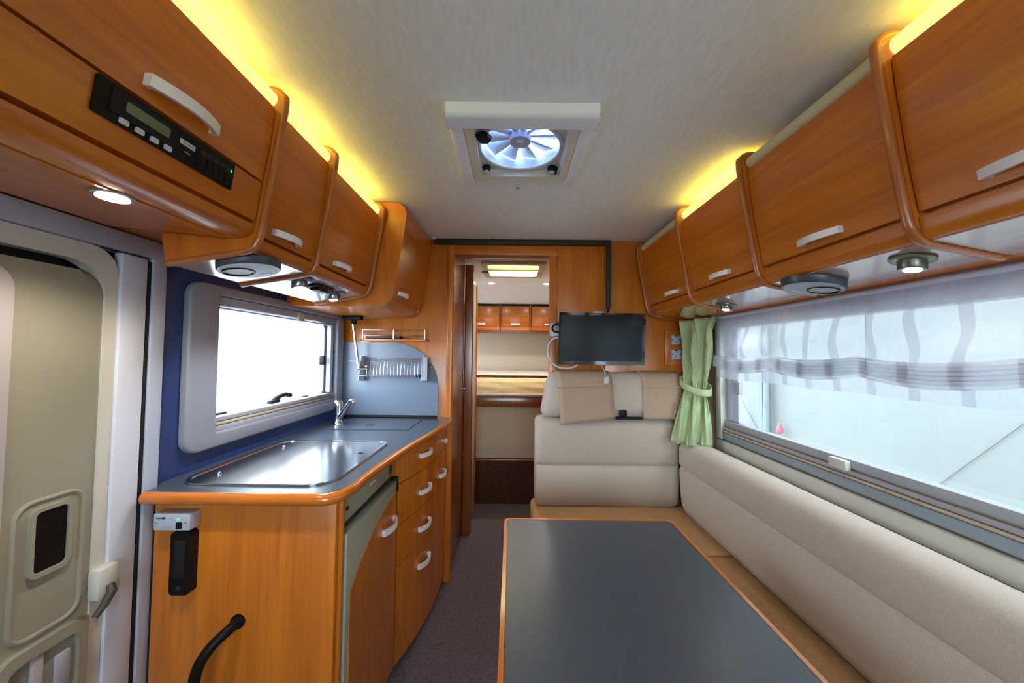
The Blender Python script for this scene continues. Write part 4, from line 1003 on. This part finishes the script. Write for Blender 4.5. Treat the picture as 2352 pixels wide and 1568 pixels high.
part('crank_knob', lathe(B(), [(.014, 1.984), (.014, 1.975), (.024, 1.973), (.022, 1.962), (.008, 1.960)], (-.092, 1.050, 0), 'z', 6), BLACK, rv)
part('crank_arm', tube(B(), [(-.092, 1.05, 1.970), (-.115, 1.035, 1.972)], .008, 8), BLACK, rv)
single('ceiling_screw_mark', lathe(B(), [(.009, 0), (.008, -.0015), (.003, -.002)], (.018, 1.395, ZC - .0002), 'z', 14), GREYP, 'tiny mark on the ceiling behind the roof vent', 'ceiling fitting')

# ------------------------------------------------------------------ bedroom seen through the doorway
bd = thing('bed', 'raised bed with cream quilted mattress at the rear', 'bed', (0, 3.5, 0))
part('locker', bxm(-.95, 1.0, 3.075, 4.14, .002, .37), wood('mahogany_locker', 'z', (.055, .014, .006), (.085, .024, .009), rough=.35), bd)
part('locker_edge', bxm(-.95, 1.0, 3.055, 3.085, .372, .388, r=.003), WDARK, bd)
part('front_panel', bxm(-.95, 1.0, 3.085, 3.105, .392, .835), BEIGE, bd)
part('bed_board', bxm(-.95, 1.0, 3.065, 3.10, .838, .925, r=.003), WDARK, bd)
part('platform', bxm(-.95, 1.0, 3.10, 4.14, .838, .925), WDARK, bd)
def mt(u, v):
    x = lerp(-.95, 1.0, u)
    pr = [(3.08, .930), (3.058, .942), (3.052, .962), (3.062, 1.01), (3.088, 1.060), (3.125, 1.088), (3.3, 1.104), (4.12, 1.104)]
    f = v * (len(pr) - 1); i = min(int(f), len(pr) - 2); k = f - i
    y = lerp(pr[i][0], pr[i + 1][0], k); z = lerp(pr[i][1], pr[i + 1][1], k)
    q = .004 * math.sin(46 * x + 30 * z) * math.sin(30 * x - 60 * z)
    return (x, y - q * (1 if z < 1.09 else 0), z + (q if z > 1.09 else 0))
part('mattress', surf(B(), mt, 120, 42), QUILT, bd, smooth=80)
part('mattress_piping', tube(B(), [(-.95, 3.054, .948), (1.0, 3.054, .948)], .014, 10), QUILTW, bd, smooth=60)
part('mattress_top', surf(B(), lambda u, v: (lerp(-.95, 1.0, u), lerp(3.135, 4.12, v), 1.112 + .002 * math.sin(40 * u) * math.sin(30 * v)), 60, 20), QUILTW, bd, smooth=80)
YC = 3.80
gB = 'cupboards above the bed'
for k, (x0, x1, lab) in enumerate(((-.56, -.130, 'leftmost wooden overhead cupboard above the bed'), (-.126, .200, 'middle wooden overhead cupboard above the bed'), (.204, .60, 'right wooden overhead cupboard above the bed'))):
    t = thing('bed_cupboard', lab, 'cupboard', ((x0 + x1) / 2, YC + .15, 1.53), gB)
    part('carcass', bxm(x0, x1, YC + .018, YB - .002, 1.545, 1.83), WDARK, t)
    dr = part('door', bxm(x0 + .012, x1 - .012, YC, YC + .017, 1.60, 1.825, r=.002), WX, t)
    handle(dr, ((x0 + x1) / 2, YC, 1.628), (1, 0, 0), (0, -1, 0), .10, w=.02, h=.008)
    part('lower_rail', bxm(x0, x1, YC + .004, YC + .018, 1.562, 1.597), WX, t)
    part('valance', bxm(x0, x1, YC + .04, YC + .055, 1.535, 1.545), WX, t)
    part('edge_trim', bxm(x1 - .008, x1 + .002, YC - .008, YC + .018, 1.545, 1.835, r=.003), TRIM, t)
    part('top_shadow_gap', bxm(x0, x1, YC + .01, YC + .018, 1.8305, 1.846), BLACK, t)
cv = [(3.35 + .49 * (1 - math.cos(math.radians(a))), ZC - .001 - .125 * (1 - math.cos(math.radians(a)))) for a in range(0, 91, 10)]
cv = [(3.35, ZC - .0005)] + [(lerp(3.35, YC + .02, k / 8), ZC - .001 - .128 * (k / 8) ** 2.2) for k in range(9)] + [(YC + .05, 1.852), (YC + .05, ZC - .0005)]
struct('trim_3', ext_x(B(), cv, -.98, 1.04), CEIL, smooth=60)
for k, (x, y) in enumerate(((-.20, 3.30), (.325, 3.30))):
    t = thing('ceiling_downlight', ('left' if k == 0 else 'right') + ' small round lamp in the bedroom ceiling', 'downlight', (x, y, ZC - .006), 'bedroom ceiling lamps')
    part('bezel', lathe(B(), [(.030, -.0004), (.036, -.002), (.030, -.006)], (x, y, ZC), 'z', 24), WHITE, t)
    part('bulb', lathe(B(), [(.028, -.0055), (.027, -.008), (.012, -.010)], (x, y, ZC), 'z', 20), LAMPON, t)
    l = bpy.data.lights.new('bulb_light', 'SPOT'); l.energy = 5.5; l.color = (1, .86, .76); l.spot_size = math.radians(150); l.spot_blend = .6; l.shadow_soft_size = .03
    o = bpy.data.objects.new('bulb_light', l); C.objects.link(o); o.parent = t; o.location = (0, 0, -.008)
bh = thing('bedroom_hatch', 'bedroom ceiling hatch with yellow blind and white frame', 'roof hatch', (.005, 2.74, 1.95))
part('frame', ring(B(), rrect(-.235, .245, 2.515, 2.975, .01), rrect(-.19, .20, 2.56, 2.93, .03), (0, 0, 1.958), (1, 0, 0), (0, 1, 0), (0, 0, 1), .0215), CREAMW, bh)
part('well', ring(B(), rrect(-.205, .215, 2.545, 2.945, .01), rrect(-.19, .20, 2.56, 2.93, .01), (0, 0, 2.0105), (1, 0, 0), (0, 1, 0), (0, 0, 1), .08), pbr('yellow_cream_well', (.82, .70, .22), .6), bh)
part('lid', bxm(-.205, .215, 2.545, 2.945, 2.091, 2.096), lid_mat('clear_yellow_lid', (.97, .92, .72), .6), bh)
part('blind_bar', bxm(-.192, .202, 2.70, 2.725, 1.958, 1.985, r=.003), pbr('olive_cream', (.42, .40, .22), .6), bh)
part('handle_bar', bxm(-.245, -.19, 2.735, 2.755, 1.945, 1.957), pbr('brown_clip', (.18, .13, .07), .6), bh)
